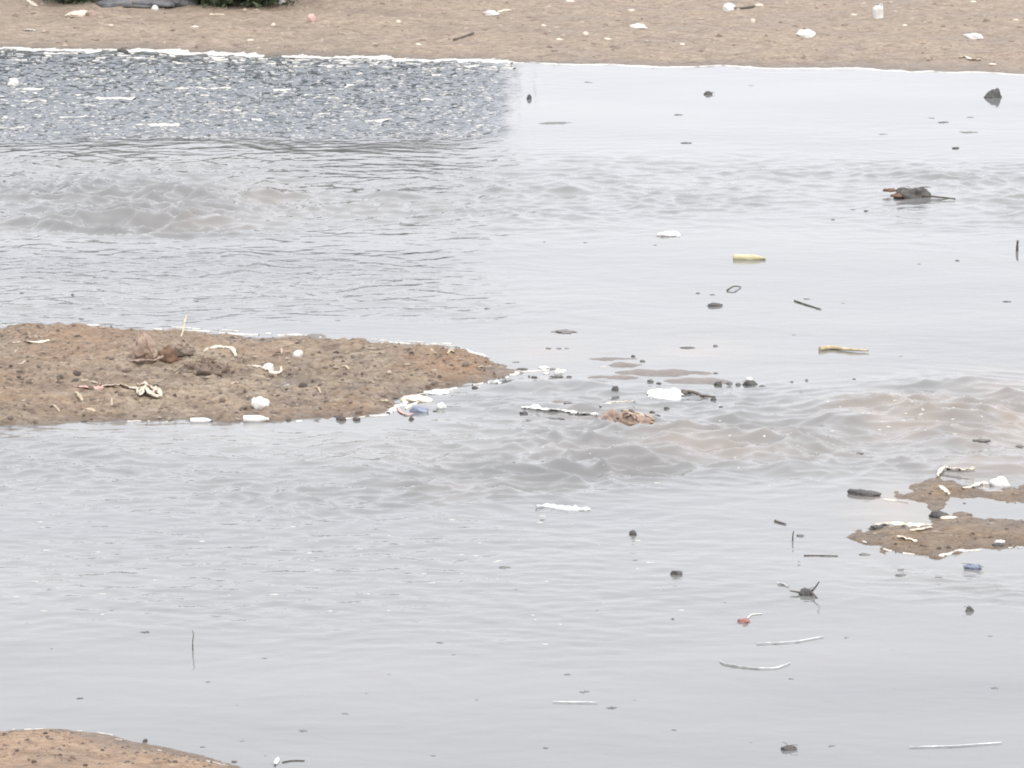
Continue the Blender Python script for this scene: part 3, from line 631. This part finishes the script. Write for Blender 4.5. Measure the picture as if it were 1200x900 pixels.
strip('plastic_strip', [(290, 429), (300, 430), (310, 433), (316, 436), (322, 439), (329, 437), (329, 432)], 5, 'cream', 'hooked white plastic strip beside the root heap', 'litter')
lump('plastic_bag', 315, 431, 12, 9, 'white', 'small crumpled white bag knotted on the hooked strip', 'bag')
lump('plastic_wedge', 305, 473, 20, 15, 'white', 'pointed white plastic wedge lying on the front slope of the island', 'litter', dr=.8, rz=-.6)
lump('disc', 349, 409, 11, 9, 'white', 'round white lid near the back shore of the island', 'lid', 'rock', dr=.8)
# long torn strip with a ragged clump
e = empty('torn_plastic', on(88, 457)); base_ = e.location.copy()
ribbon('pink_end', [p-base_ for p in path([(87, 455), (98, 455.5), (110, 456), (121, 455.5)], .008)], .045, M['pink'], e, 5)['label'] = 'faded pink end'
ribbon('strip', [p-base_ for p in path([(119, 455), (132, 453.5), (145, 454), (160, 456.5), (168, 456)], .008)], .05, M['cream'], e, 6)
for k, pts in enumerate([[(160, 455), (168, 453), (178, 456), (186, 461), (189, 472)], [(160, 457), (164, 463), (170, 461), (178, 464), (186, 468)], [(170, 458), (176, 462), (183, 463)], [(162, 460), (170, 467), (180, 469)]]):
    ribbon('rag', [p-base_ for p in path(pts, .012)], .042, M['cream'], e, 20+k, ruck=.9)
for k, pts in enumerate([[(88, 458), (92, 465), (97, 470)], [(95, 449), (105, 447), (118, 450)]]):
    ribbon('tatter', [p-base_ for p in path(pts, .006)], .03, M['straw'], e, 30+k, ruck=.6)
tag(e, 'long torn cream and pink plastic strip ending in a ragged clump', 'litter')
bottle('plastic_bottle', 300, 493.5, 30, 4.8, 'white', 'white', .05, 'clouded white bottle stranded on the front waterline of the island', sink=.3)
bottle('plastic_bottle', 236, 494.5, 26, 3.6, 'white', 'blue', .1, 'half sunken white bottle by the front waterline with a blue cap', sink=.42)
strip('plastic_strip', [(212, 396), (215, 392, .04), (217, 389, .09), (221, 385, .13)], 3, 'ochre', 'upright pale stalk leaning over the back shore of the island', 'stalk')
strip('plastic_strip', [(15, 402), (30, 401), (45, 402), (58, 400)], 4, 'cream', 'pale strip lying on the island behind two slanting straws', 'litter')
stick('straw', [(10, 417), (17, 413), (21, 408)], 1.3, .8, 'straw', 'pale slanting straw on the pebbly end of the island', 'straw')
strip('plastic_strip', [(330, 416), (330, 411), (329, 405)], 3, 'straw', 'thin pale loop beside the round white lid', 'litter')
for (pts, w_) in [([(370, 458), (376, 461)], 3), ([(455, 445), (458, 441)], 3), ([(131, 470), (131, 478)], 3), ([(445, 472), (455, 470)], 4), ([(100, 487), (112, 489)], 4), ([(505, 413), (517, 412)], 4), ([(524, 416), (532, 414)], 4), ([(340, 478), (350, 480)], 3), ([(20, 428), (30, 427)], 3), ([(440, 416), (450, 415)], 3), ([(400, 432), (409, 433)], 3), ([(270, 450), (281, 449)], 3), ([(60, 478), (70, 480)], 3), ([(205, 440), (217, 441)], 3), ([(560, 432), (570, 431)], 3)]:
    q = [pts[0], ((pts[0][0]+pts[1][0])/2, (pts[0][1]+pts[1][1])/2 - .5), pts[1]]
    strip('pale_scrap', q, w_, 'straw', 'tiny pale scrap trodden into the mud island', 'litter', 'tiny pale scraps on the island')
# dark pebbles and clods, each its own
peb = [lump_mesh('pebble', 1, .8, .7, 500+k, 'rock') for k in range(6)]
def pebbles(name, pts, mat, label, cat, group):
    for (px, py, w_) in pts:
        p = on(px, py); s = mpp(py)*w_*.88
        me = rnd.choice(peb)
        o = bpy.data.objects.new(name, me); COL.objects.link(o)
        if not me.materials: me.materials.append(None)
        o.material_slots[0].link = 'OBJECT'; o.material_slots[0].material = M[mat]
        o.location = p - Vector((0, 0, .15*s)); o.scale = (s*rnd.uniform(.8, 1.3), s*rnd.uniform(.6, 1.2), s*rnd.uniform(.45, .95)); o.rotation_euler = (0, 0, rnd.uniform(0, 6.3))
        tag(o, label, cat, group)
known = [(5, 392, 7), (65, 422, 8), (91, 395, 7), (80, 402, 8), (36, 419, 7), (22, 435, 6), (13, 431, 5), (78, 409, 5), (70, 443, 9), (90, 438, 12), (89, 446, 8), (72, 452, 6), (10, 446, 9), (22, 444, 8), (131, 425, 6), (61, 477, 6), (28, 477, 6), (98, 484, 7), (3, 477, 6),
    (12, 495, 11), (99, 494, 8), (107, 492, 6), (183, 453, 7), (205, 474, 7), (215, 400, 9), (246, 436, 9), (242, 440, 6), (280, 452, 9), (283, 446, 5), (337, 409, 7), (325, 411, 6), (344, 453, 9), (355, 453, 12), (336, 457, 8), (394, 414, 7), (402, 424, 6), (480, 416, 9), (482, 412, 7), (463, 408, 7), (557, 426, 6), (556, 455, 10), (500, 443, 6), (465, 455, 8), (404, 438, 5), (374, 484, 8), (338, 493, 9), (400, 492, 14), (418, 492, 12), (482, 492, 8), (510, 482, 8), (497, 481, 11), (158, 488, 9), (290, 467, 6), (202, 464, 6), (137, 461, 5), (155, 463, 6), (620, 441, 6)]
pebbles('pebble', known, 'pebble', 'dark pebble lying on the mud island', 'pebble', 'dark pebbles on the island')
r2 = random.Random(5); extra = []
while len(extra) < 60:
    kx, ky, ks = r2.choice([(30, 440, 30), (75, 430, 28), (20, 480, 25), (120, 470, 30), (350, 455, 25), (480, 415, 25), (520, 440, 30), (250, 440, 35), (410, 470, 40)])
    px = r2.gauss(kx, ks*1.6); py = r2.gauss(ky, ks*.5)
    if px < 0: continue
    if py > 484 - max(0, px-450)*.4 or py < 391 + px*.04: continue
    extra.append((px, py, r2.choice([2, 2.5, 3, 3, 4, 5])))
pebbles('pebble', extra, 'pebble', 'dark pebble lying on the mud island', 'pebble', 'dark pebbles on the island')
cl = []
while len(cl) < 110:
    px = r2.uniform(0, 590); py = r2.uniform(388, 492)
    if py > 488 - max(0, px-450)*.35 or py < 390 + px*.05: continue
    cl.append((px, py, r2.uniform(3, 14)*r2.uniform(.5, 1)))
pebbles('mud_clod', cl, 'clod', 'dull brown mud clod half sunk in the island', 'clod', 'mud clods on the island')
# torn pale plastic and dark rags on the island's water side
lump('plastic_bag', 487, 466, 34, 9, 'cream', 'pale torn bag draped on the water side of the island tip', 'bag', dr=.9)
lump('plastic_bag', 515, 459, 26, 7, 'white', 'white torn bag nearest the orange tip of the island', 'bag', dr=.9)
lump('plastic_scrap', 517, 476, 11, 8, 'white', 'small round white scrap floating beside dark rags off the island', 'litter')
lump('rag', 492, 480, 22, 8, 'blue', 'grey-blue rag in the shallows off the island tip', 'rag')
strip('plastic_strip', [(466, 478), (470, 484), (478, 487), (484, 486)], 4, 'pink', 'curled pinkish strip in the shallows beside the grey-blue rag', 'litter')
# ------------------------------------------------------------------ shoal between the island and the rapids
o = link('plastic_sheet', sheet_mesh('plastic_sheet', 46*mpp(463), .42, .03, 5), M['white']); o.location = on(779, 464); tag(o, 'bright white plastic sheet spread on the shoal', 'sheet')
def mesh_bag(px, py, wpx, hpx, label):
    r_ = random.Random(9); s = mpp(py); p = on(px, py+hpx*.3); e = empty('torn_sack', p - Vector((0, 0, .015))); W, H = wpx*s, hpx*s
    link('body', lump_mesh('body', W*.8, W*.6, H*.34, 909, 'soft'), M['cloth'], e)
    for k in range(13):
        x = r_.uniform(-.42, .38)*W; y = r_.uniform(-.3, .28)*W; L = W*r_.uniform(.12, .3); a = r_.uniform(-.9, .9); zt = H*.42*max(.15, 1-abs(x)/W*1.6)
        ribbon('rag', [Vector((x-math.cos(a)*L*.5, y-math.sin(a)*L*.5, zt*r_.uniform(.3, .9))), Vector((x, y, zt*r_.uniform(.9, 1.3))), Vector((x+math.cos(a)*L*.5, y+math.sin(a)*L*.5, zt*r_.uniform(.2, .9)))], W*r_.uniform(.07, .14), M[r_.choice(['cloth2', 'cloth2', 'cream', 'cloth', 'root'])], e, 950+k, .004, .5)
    q = link('flap', lump_mesh('flap', W*.28, W*.2, H*.62, 911, 'bag'), M['cloth2'], e); q.location = (-W*.28, -W*.18, 0)
    q = link('fold', lump_mesh('fold', W*.5, W*.14, H*.42, 912, 'bag'), M['cloth'], e); q.location = (W*.12, -W*.26, 0); q.rotation_euler = (0, 0, -.3)
    for k in range(16):
        x = r_.uniform(-.4, .4)*W; y = r_.uniform(-.25, .25)*W; q = link('scrap', peb[k % 6], None, e)
        q.material_slots[0].link = 'OBJECT'; q.material_slots[0].material = M['dark' if k % 2 else 'straw']; k_ = W*r_.uniform(.05, .11); q.scale = (k_, k_*.8, k_*.5); q.location = (x, y, H*.48*max(.1, 1-abs(x)/W*2))
    return tag(e, label, 'sack')
mesh_bag(736, 485, 72, 30, 'torn brownish sack crusted with scraps at the head of the rapids')
strip('plastic_strip', [(611, 477), (622, 480), (636, 481), (652, 482), (668, 484), (682, 485), (699, 487)], 7, 'white', 'long white plastic strip drifting against the torn sack', 'litter')
strip('plastic_strip', [(703, 476), (715, 473), (730, 472), (744, 473)], 5, 'cream', 'cream strip lying along the upper side of the torn sack', 'litter')
branchy('snag', 721, 458, 12, 8, 'dark', 'dark knob of debris between the white sheet and the torn sack', 'debris', 21, 2)
branchy('snag', 879, 449, 22, 9, 'dark', 'dark clump with twigs at the outer end of the shoal', 'debris', 22, 5)
branchy('snag', 841, 450, 13, 8, 'dark', 'dark round clump on the shoal next to the outer clump', 'debris', 23, 3)
lump('plastic_scrap', 878, 444, 9, 5, 'white', 'small white scrap on top of the outer dark clump', 'litter')
stick('stick', [(800, 460), (812, 462), (824, 464), (838, 467)], 2.2, 1.2, 'wood', 'dark knobbly stick pointing away from the white sheet', 'stick', wob=.8)
for (px, py, w_, h_) in [(803, 460, 9, 7), (836, 467, 6, 5), (762, 446, 7, 5), (772, 449, 6, 5), (855, 449, 7, 6), (865, 450, 6, 5), (893, 452, 8, 4), (782, 478, 7, 5), (770, 487, 7, 5), (764, 483, 6, 5), (845, 477, 5, 4), (612, 432, 11, 5), (604, 424, 9, 3), (652, 441, 14, 6), (645, 432, 10, 4), (626, 442, 7, 6), (667, 441, 6, 4), (614, 484, 9, 6), (680, 484, 12, 6), (657, 485, 6, 4), (668, 485, 4, 4), (619, 492, 8, 3), (655, 490, 9, 3), (643, 408, 6, 3), (655, 408, 7, 3), (664, 408, 7, 3), (742, 417, 5, 4), (753, 423, 5, 4), (666, 472, 10, 4), (838, 437, 6, 3), (1007, 530, 9, 3), (1150, 521, 18, 6), (1195, 523, 10, 5), (838, 405, 5, 4), (805, 407, 16, 3), (662, 388, 24, 4)]:
    lump('dark_scrap', px, py, w_*1.1, h_*.75, rnd.choice(['dark', 'drift']), 'small dark scrap caught around the shoal and the rapids', 'litter', 'soft', group='dark scraps on the shoal', dr=rnd.uniform(.5, 1.0))
for (px, py, w_, h_) in [(637, 431, 15, 5), (655, 436, 11, 5), (640, 437, 8, 3), (697, 486, 10, 4), (627, 478, 14, 6), (660, 434, 8, 3)]:
    lump('pale_scrap', px, py, w_, h_, 'white', 'small white scrap caught between the island tip and the shoal', 'litter', group='white scraps by the shoal')
# ------------------------------------------------------------------ the ochre bar on the right
lump('rock', 1012, 577.5, 40, 10, 'stone', 'long flat dark stone off the end of the upper mud bar', 'rock', 'rock', dr=.45)
lump('rock', 1101, 604, 29, 10, 'stone', 'flat dark stone beside the pool between the mud bars', 'rock', 'rock', dr=.45)
lump('rock', 1027, 618, 17, 6, 'stone', 'dark stone under the end of the white strip on the lower bar', 'rock', 'rock', dr=.5)
strip('plastic_strip', [(1024, 616), (1042, 615), (1060, 616), (1078, 617), (1092, 617)], 10, 'cream', 'broad cream plastic strip along the top of the lower mud bar', 'litter')
strip('plastic_strip', [(1066, 623), (1080, 621), (1092, 619)], 6, 'cream', 'short cream strip tucked under the broad strip', 'litter')
strip('plastic_strip', [(1052, 630), (1062, 632), (1075, 636)], 7, 'cream', 'tapering cream scrap on the face of the lower mud bar', 'litter')
lump('rock', 1170, 638, 14, 6, 'stone', 'small dark stone at the front waterline of the lower bar', 'rock', 'rock', dr=.6)
lump('plastic_scrap', 1172, 634.5, 12, 5, 'white', 'white scrap resting on the small dark stone', 'litter')
strip('plastic_strip', [(1101, 573), (1106, 577), (1113, 581)], 5, 'cream', 'small cream strip on the hump of the upper mud bar', 'litter')
e = lump('plastic_bag', 1172, 566, 22, 12, 'white', 'white crumpled bag above the pool on the upper bar', 'bag')
strip('plastic_strip', [(1128, 573), (1140, 571), (1150, 567), (1160, 569)], 6, 'cream', 'cream strip leading to the white crumpled bag', 'litter')
strip('plastic_strip', [(1098, 560), (1104, 554), (1114, 553), (1128, 556), (1142, 556)], 7, 'cream', 'pale bag strip washed round the hump of the upper bar', 'litter', ruck=.7)
lump('plastic_scrap', 1112, 606, 20, 5, 'cream', 'low pale scrap at the edge of the pool by the flat dark stone', 'litter')
for (px, py, w_) in [(1110, 579, 6), (1100, 643, 7), (1112, 642, 6), (1124, 641, 5), (1102, 649, 6), (1090, 579, 5), (1140, 625, 5), (1160, 630, 5), (1080, 640, 5), (1050, 640, 5), (1180, 620, 5), (1130, 590, 5)]:
    pebbles('pebble', [(px, py, w_)], 'pebble', 'small pebble on the ochre mud bars', 'pebble', 'pebbles on the mud bars')
# ------------------------------------------------------------------ lower water
strip('plastic_film', [(628, 595), (642, 594), (660, 597), (680, 598), (692, 598)], 9, 'film', 'white plastic film adrift below the rapids', 'litter')
branchy('snag', 793, 671, 21, 9, 'dark', 'dark sodden clump adrift beyond the floating white film', 'debris', 31, 3)
lump('knob', 742, 625, 10, 7, 'dark', 'round dark knob between the white film and the sodden clump', 'debris', 'rock', dr=.7)
e = branchy('leafy_twig', 945, 694, 26, 12, 'dark', 'dark leafy twig with raised prongs adrift above the red scrap', 'twig', 32, 3)
for pts in [[(0, 0, .01), (.04, .0, .03), (.075, -.02, .085)], [(-.02, 0, .01), (-.10, .02, .02)], [(.03, -.02, .02), (.06, -.09, .0)]]:
    tube('prong', [Vector(q) for q in pts], .008, .004, M['wood'], e, 5)
lump('red_scrap', 872, 727.5, 14, 6, 'red', 'small faded red plastic scrap with a pale thread', 'litter')
stick('thread', [(876, 725), (881, 721), (893, 720)], 1.0, .6, 'white', 'pale thread trailing from the red scrap', 'thread')
strip('plastic_strip', [(911, 684), (917, 685), (924, 688)], 2.5, 'white', 'tiny white strip beside the leafy twig', 'litter')
branchy('snag', 1136, 714, 16, 9, 'dark', 'dark snag with one bent twig adrift off the lower bar', 'debris', 33, 2)
branchy('snag', 1140, 664, 30, 9, 'blue', 'bluish grey rag of debris just off the lower mud bar', 'debris', 34, 3, 'soft')
stick('twig', [(929, 634, -.01), (929, 634, .03), (930, 634, .06)], 1.0, .7, 'wood', 'thin dark twig standing up from the water beside a round scrap', 'twig')
stick('twig', [(908, 611), (914, 613), (921, 615)], 1.4, .7, 'wood', 'dark twig floating just behind the upright one', 'twig')
stick('twig', [(942, 651.5), (960, 651.5), (982, 652)], .9, .6, 'wood', 'long thin straight twig floating off the lower bar', 'twig')
stick('twig', [(226, 762, -.01), (226, 762, .05), (227, 762, .09), (225.5, 762, .115)], .8, .4, 'wood', 'lone thin twig standing upright in the calm water', 'twig')
strip('plastic_strip', [(886, 755), (900, 754.5), (915, 754), (938, 752), (965, 747)], 2.3, 'film', 'slender white strip floating below the red scrap, long tail', 'litter', ruck=.15)
strip('plastic_strip', [(843, 775), (850, 779), (868, 782), (890, 784), (908, 784), (918, 781), (926, 778)], 2.4, 'film', 'bent white strip with upturned ends floating on the water', 'litter', ruck=.2)
strip('plastic_strip', [(648, 823.5), (665, 824), (682, 824), (700, 824.5)], 1.9, 'film', 'short slender white strip afloat by itself on open water', 'litter', ruck=.15)
strip('plastic_strip', [(1065, 876.5), (1090, 876), (1120, 875), (1150, 873), (1174, 871.5)], 2.4, 'film', 'longest slender white strip afloat beyond the dark curled leaf', 'litter', ruck=.12)
branchy('leaf_clump', 924, 876, 25, 9, 'dark', 'dark curled leaf floating near the longest white strip', 'leaf', 36, 3)
strip('plastic_strip', [(322, 897), (324, 894), (326, 890)], 7, 'white', 'white upright scrap in the shallows off the sandy near bank', 'litter')
stick('twig', [(331, 894), (342, 892), (357, 892)], 1.0, .6, 'wood', 'thin dark twig beside the white scrap off the near bank', 'twig')
specks = [(795, 134, 12, 4), (805, 167, 12, 5), (1120, 173, 9, 6), (1137, 137, 8, 3), (571, 361, 7, 6), (648, 144, 34, 3), (1056, 667, 10, 5), (1056, 673, 13, 6), (1100, 676, 11, 4), (1012, 649, 13, 6), (938, 627, 7, 7), (355, 856, 12, 5), (93, 818, 12, 5), (515, 753, 9, 4), (530, 767, 10, 3), (242, 799, 20, 3), (310, 771, 12, 4), (405, 836, 14, 4),
  (640, 876, 10, 5), (508, 885, 9, 4), (718, 829, 15, 4), (686, 810, 11, 4), (790, 855, 9, 4), (788, 725, 5, 4), (170, 740, 10, 4), (238, 875, 9, 4), (285, 868, 9, 3), (311, 885, 6, 4), (590, 664, 13, 5), (992, 747, 9, 4), (1045, 761, 9, 3), (927, 795, 12, 4), (1048, 806, 9, 3), (1165, 806, 10, 4), (975, 874, 9, 4), (635, 609, 9, 4), (665, 790, 10, 4), (745, 820, 8, 3), (278, 826, 8, 3), (710, 883, 8, 3), (150, 872, 7, 3), (130, 715, 10, 3), (745, 656, 9, 3), (936, 658, 5, 3), (936, 662, 5, 3), (998, 410, 0, 0), (1056, 417, 7, 3), (930, 392, 6, 3), (1001, 444, 5, 4), (945, 445, 4, 5), (928, 447, 4, 4), (938, 459, 5, 3), (835, 345, 7, 4), (818, 343, 6, 5), (945, 350, 6, 4), (1015, 247, 6, 4), (1000, 245, 5, 3), (976, 257, 5, 3), (1122, 305, 5, 4), (1077, 309, 5, 3), (1180, 353, 10, 4), (988, 355, 6, 3), (768, 287, 6, 3), (686, 284, 5, 3), (638, 283, 5, 3), (1092, 138, 9, 3), (1105, 143, 14, 3), (1135, 155, 20, 3), (1035, 157, 12, 3), (880, 100, 8, 2), (690, 96, 10, 2.5), (25, 343, 7, 4), (85, 345, 5, 5), (95, 373, 8, 4), (230, 352, 8, 3), (395, 375, 7, 3), (430, 361, 8, 3), (58, 690, 9, 3), (300, 808, 0, 0), (880, 870, 8, 3), (850, 706, 7, 3), (1160, 745, 8, 3), (560, 820, 9, 3), (455, 790, 9, 3), (430, 812, 8, 3), (60, 760, 8, 3), (700, 715, 8, 3), (605, 690, 8, 3)]
for (px, py, w_, h_) in specks:
    if w_: lump('speck', px, py, w_*rnd.uniform(.8, 1.25), h_*.62, rnd.choice(['dark', 'drift', 'drift']), 'small dark scrap floating on open water', 'litter', 'soft', group='dark scraps adrift on the river', dr=rnd.uniform(.5, 1.1), sink=.2)
for (px, py, w_) in [(5, 861, 8), (53, 860, 7), (150, 893, 10), (232, 892, 8), (274, 893, 10), (255, 876, 0), (100, 897, 8), (20, 880, 6), (75, 874, 6), (120, 880, 7), (40, 893, 7), (170, 869, 9), (185, 884, 6), (205, 893, 7)]:
    if w_: pebbles('pebble', [(px, py, w_)], 'pebble', 'dark pebble on the sandy near bank', 'pebble', 'pebbles on the near bank')

# ------------------------------------------------------------------ crumbs of mud and grit, too many to count
OCT = np.array([(1, 0, 0), (0, 1, 0), (-1, 0, 0), (0, -1, 0), (0, 0, 1), (0, 0, -.5)], float); OCF = [(0, 1, 4), (1, 2, 4), (2, 3, 4), (3, 0, 4), (1, 0, 5), (2, 1, 5), (3, 2, 5), (0, 3, 5)]
def crumbs(name, px0, px1, py0, py1, n, smin, smax, zfun, zmin, seed, label, mats):
    r_ = np.random.default_rng(seed); a = r_.uniform(px0, px1, n); c = r_.uniform(py0, py1, n)
    P = np.array([at(p, q)[:2] for p, q in zip(a, c)]); z = zfun(P[:, 0], P[:, 1]); k = z > zmin; P = P[k]; z = z[k]; n = len(P)
    S = (smin + (smax-smin)*r_.random(n)**3)[:, None, None]*np.array([mpp(q) for q in c[k]])[:, None, None]/2
    V = OCT[None]*r_.uniform(.55, 1.35, (n, 6, 1))*S*np.stack([r_.uniform(.8, 1.8, n), r_.uniform(.7, 1.3, n), r_.uniform(.4, .9, n)], -1)[:, None, :]
    an = r_.uniform(0, 6.3, n)[:, None]; X = V[..., 0]*np.cos(an)-V[..., 1]*np.sin(an); Y = V[..., 0]*np.sin(an)+V[..., 1]*np.cos(an)
    V = np.stack([X+P[:, :1], Y+P[:, 1:2], V[..., 2]+z[:, None]], -1).reshape(-1, 3)
    me = mesh(name, V, [tuple(q+6*i for q in f) for i in range(n) for f in OCF], False)
    for m_ in mats: me.materials.append(M[m_])
    me.polygons.foreach_set('material_index', np.repeat(r_.integers(0, len(mats), n), 8).astype(np.int32))
    tag(link(name, me), label, 'grit', kind='stuff')
crumbs('island_grit', -60, 610, 383, 497, 5200, 1.2, 7, LANDS[0][1], .006, 1, 'crumbs of mud and grit strewn over the mud island', ['clod', 'pebble', 'drycrumb', 'drycrumb', 'clod', 'drycrumb'])
crumbs('bar_grit', 1000, 1230, 555, 655, 900, 1.2, 6, lambda x, y: np.maximum(LANDS[1][1](x, y), LANDS[2][1](x, y)), .006, 2, 'crumbs of mud and grit on the ochre bars', ['clod', 'pebble', 'clod', 'drycrumb'])
crumbs('bank_grit', -40, 1240, -3, 84, 2200, 2, 8, ground_z, .02, 3, 'crumbs of mud strewn over the far bank', ['drycrumb', 'bankcrumb', 'bankcrumb', 'clod', 'bankcrumb'])
crumbs('near_grit', -40, 330, 850, 910, 1500, 1.2, 6, ground_z, .006, 4, 'sandy crumbs on the near bank', ['nearcrumb', 'clod', 'nearcrumb', 'pebble'])

# ------------------------------------------------------------------ foam along waterlines and broken water, plus pale flecks painted as sky glints
FV, FF = [], []
def froth_glint(x, y, rx, ry, h, z=None, n=9):
    z0 = (surf(x, y) if z is None else z); o = len(FV); a0 = rnd.uniform(0, 6)
    FV.append((x, y, z0+h))
    for k in range(n):
        a = a0+2*math.pi*k/n; q = rnd.uniform(.55, 1.15); FV.append((x+math.cos(a)*rx*q*.55, y+math.sin(a)*ry*q*.55, z0+h*.8))
    for k in range(n):
        a = a0+2*math.pi*k/n; q = rnd.uniform(.6, 1.3); FV.append((x+math.cos(a)*rx*q, y+math.sin(a)*ry*q, z0-.012))
    for k in range(n):
        k2 = (k+1) % n; FF.append((o, o+1+k, o+1+k2)); FF.append((o+1+k, o+1+n+k, o+1+n+k2, o+1+k2))
def froth_band(P, width, seed, gap=0.0, h=.005, step=.016):
    """ragged ribbon of foam along a path in metres: width wanders and breaks up"""
    pts = []
    for a, c in zip(P, P[1:]):
        n = max(1, int((c-a).length/step)); pts += [a.lerp(c, k/n) for k in range(n)]
    pts.append(P[-1]); sx = np.arange(len(pts))*step
    jr = np.random.default_rng(seed).uniform(-.22, .22, (2, len(pts)))
    w1 = width*(.40 + 1.1*fbm(sx*1.7, sx*0+seed, seed, 4, .85) + jr[0] - gap); w2 = width*(.40 + 1.1*fbm(sx*1.9, sx*0+seed+9, seed+40, 4, .85) + jr[1] - gap)
    prev = None; QX = []; QY = []; LF = []; o0 = len(FV)
    for i, p in enumerate(pts):
        d = pts[min(i+1, len(pts)-1)] - pts[max(i-1, 0)]; nrm = Vector((-d.y, d.x, 0)).normalized()
        if w1[i] + w2[i] <= .004: prev = None; continue
        row = []
        for q, lift in ((w1[i], -.006), (w1[i]*.6, h), ((w1[i]-w2[i])*.3, h*1.2), (-w2[i]*.6, h), (-w2[i], -.006)):
            c = p + nrm*q; row.append(o0+len(QX)); QX.append(c.x); QY.append(c.y); LF.append(lift*rnd.uniform(.6, 1.3))
        if prev: 
            for k in range(4): FF.append((prev[k], prev[k+1], row[k+1], row[k]))
        prev = row
    if QX: FV.extend(zip(QX, QY, surfv(QX, QY) + np.array(LF)))
shore = []
for xx in np.arange(-8.2, 8.2, .06):
    ys = float(np.interp(xx, fs[:, 0], fs[:, 1]) + .22*perlin(np.array([xx*.9]), np.array([3.3]), 5)[0] + .12*perlin(np.array([xx*3.1]), np.array([1.7]), 6)[0])
    shore.append(Vector((xx, ys-.10, 0)))
half = len(shore)//2
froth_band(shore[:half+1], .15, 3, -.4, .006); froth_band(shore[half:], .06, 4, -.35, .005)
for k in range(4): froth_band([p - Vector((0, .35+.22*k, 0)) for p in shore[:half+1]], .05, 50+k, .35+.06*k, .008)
def froth_line(pix, step, rx, ry, jit, prob=1.0, h=.008):
    P = [at(*p) for p in pix]
    for a, c in zip(P, P[1:]):
        L = (c-a).length; k = 0
        while k < L:
            q = a.lerp(c, k/L); k += step*rnd.uniform(.6, 1.4)
            if rnd.random() < prob: froth_glint(q.x+rnd.gauss(0, .02), q.y+rnd.gauss(0, jit), rx*rnd.uniform(.5, 1.4), ry*rnd.uniform(.5, 1.5), h)
def band(pix, width, seed, gap=0., h=.006): froth_band([at(*p) for p in pix], width, seed, gap, h)
band([(0, 383), (60, 379), (130, 382), (170, 385)], 0.025, 11, 0.37)
band([(180, 386), (215, 386), (260, 390), (310, 393), (350, 392), (400, 398), (470, 402), (530, 406), (575, 419)], 0.050, 12, 0.22)
band([(200, 383), (260, 387), (310, 390), (400, 396), (470, 400), (530, 403)], 0.025, 13, 0.42)
band([(70, 496), (160, 494), (250, 496), (330, 494), (400, 492), (455, 486)], 0.030, 14, 0.42)
band([(455, 484), (470, 472), (505, 460), (545, 454), (580, 448), (606, 438)], 0.050, 15, 0.12)
band([(470, 482), (500, 466), (545, 458), (590, 450)], 0.034, 16, 0.37)
band([(600, 437), (660, 432), (720, 430)], 0.025, 17, 0.47)
band([(1003, 633), (1030, 643), (1070, 649), (1100, 653), (1130, 645), (1170, 643), (1210, 641)], 0.025, 18, 0.22)
band([(1035, 585), (1052, 587), (1085, 594)], 0.034, 19, 0.22)
band([(1098, 598), (1115, 608), (1130, 601)], 0.015, 20, 0.32)
band([(0, 855), (60, 857), (130, 865), (180, 878), (225, 890), (270, 899)], 0.015, 21, 0.37, .004)
band([(20, 852), (110, 858), (180, 870)], 0.010, 22, 0.47, .004)
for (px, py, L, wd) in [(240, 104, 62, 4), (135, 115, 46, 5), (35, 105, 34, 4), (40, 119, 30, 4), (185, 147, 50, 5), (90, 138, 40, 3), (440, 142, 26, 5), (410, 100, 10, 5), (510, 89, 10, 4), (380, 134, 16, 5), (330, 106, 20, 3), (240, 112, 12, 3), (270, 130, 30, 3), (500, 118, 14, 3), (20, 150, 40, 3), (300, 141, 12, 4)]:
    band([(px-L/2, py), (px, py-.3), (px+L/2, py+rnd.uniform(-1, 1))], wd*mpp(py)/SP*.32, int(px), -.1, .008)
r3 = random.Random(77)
for _ in range(2700):                                     # foam flecks in the rapids; elsewhere pale flecks painted as sky glints
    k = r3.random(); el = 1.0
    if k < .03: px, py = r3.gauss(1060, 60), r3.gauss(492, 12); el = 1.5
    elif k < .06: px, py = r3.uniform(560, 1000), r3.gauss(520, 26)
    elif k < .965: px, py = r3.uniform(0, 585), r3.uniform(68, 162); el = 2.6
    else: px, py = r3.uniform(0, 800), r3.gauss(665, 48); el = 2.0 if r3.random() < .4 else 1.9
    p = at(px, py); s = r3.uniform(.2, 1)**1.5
    froth_glint(p.x, p.y, .022*s*el, .012*s*(2.2 if el > 2 else 1), .003, wz(p.x, p.y), 7)
fo = link('foam', mesh('foam', FV, FF), M['foam']); tag(fo, 'pale foam along the waterlines and broken water, with flecks painted as sky glints', 'foam', kind='stuff')
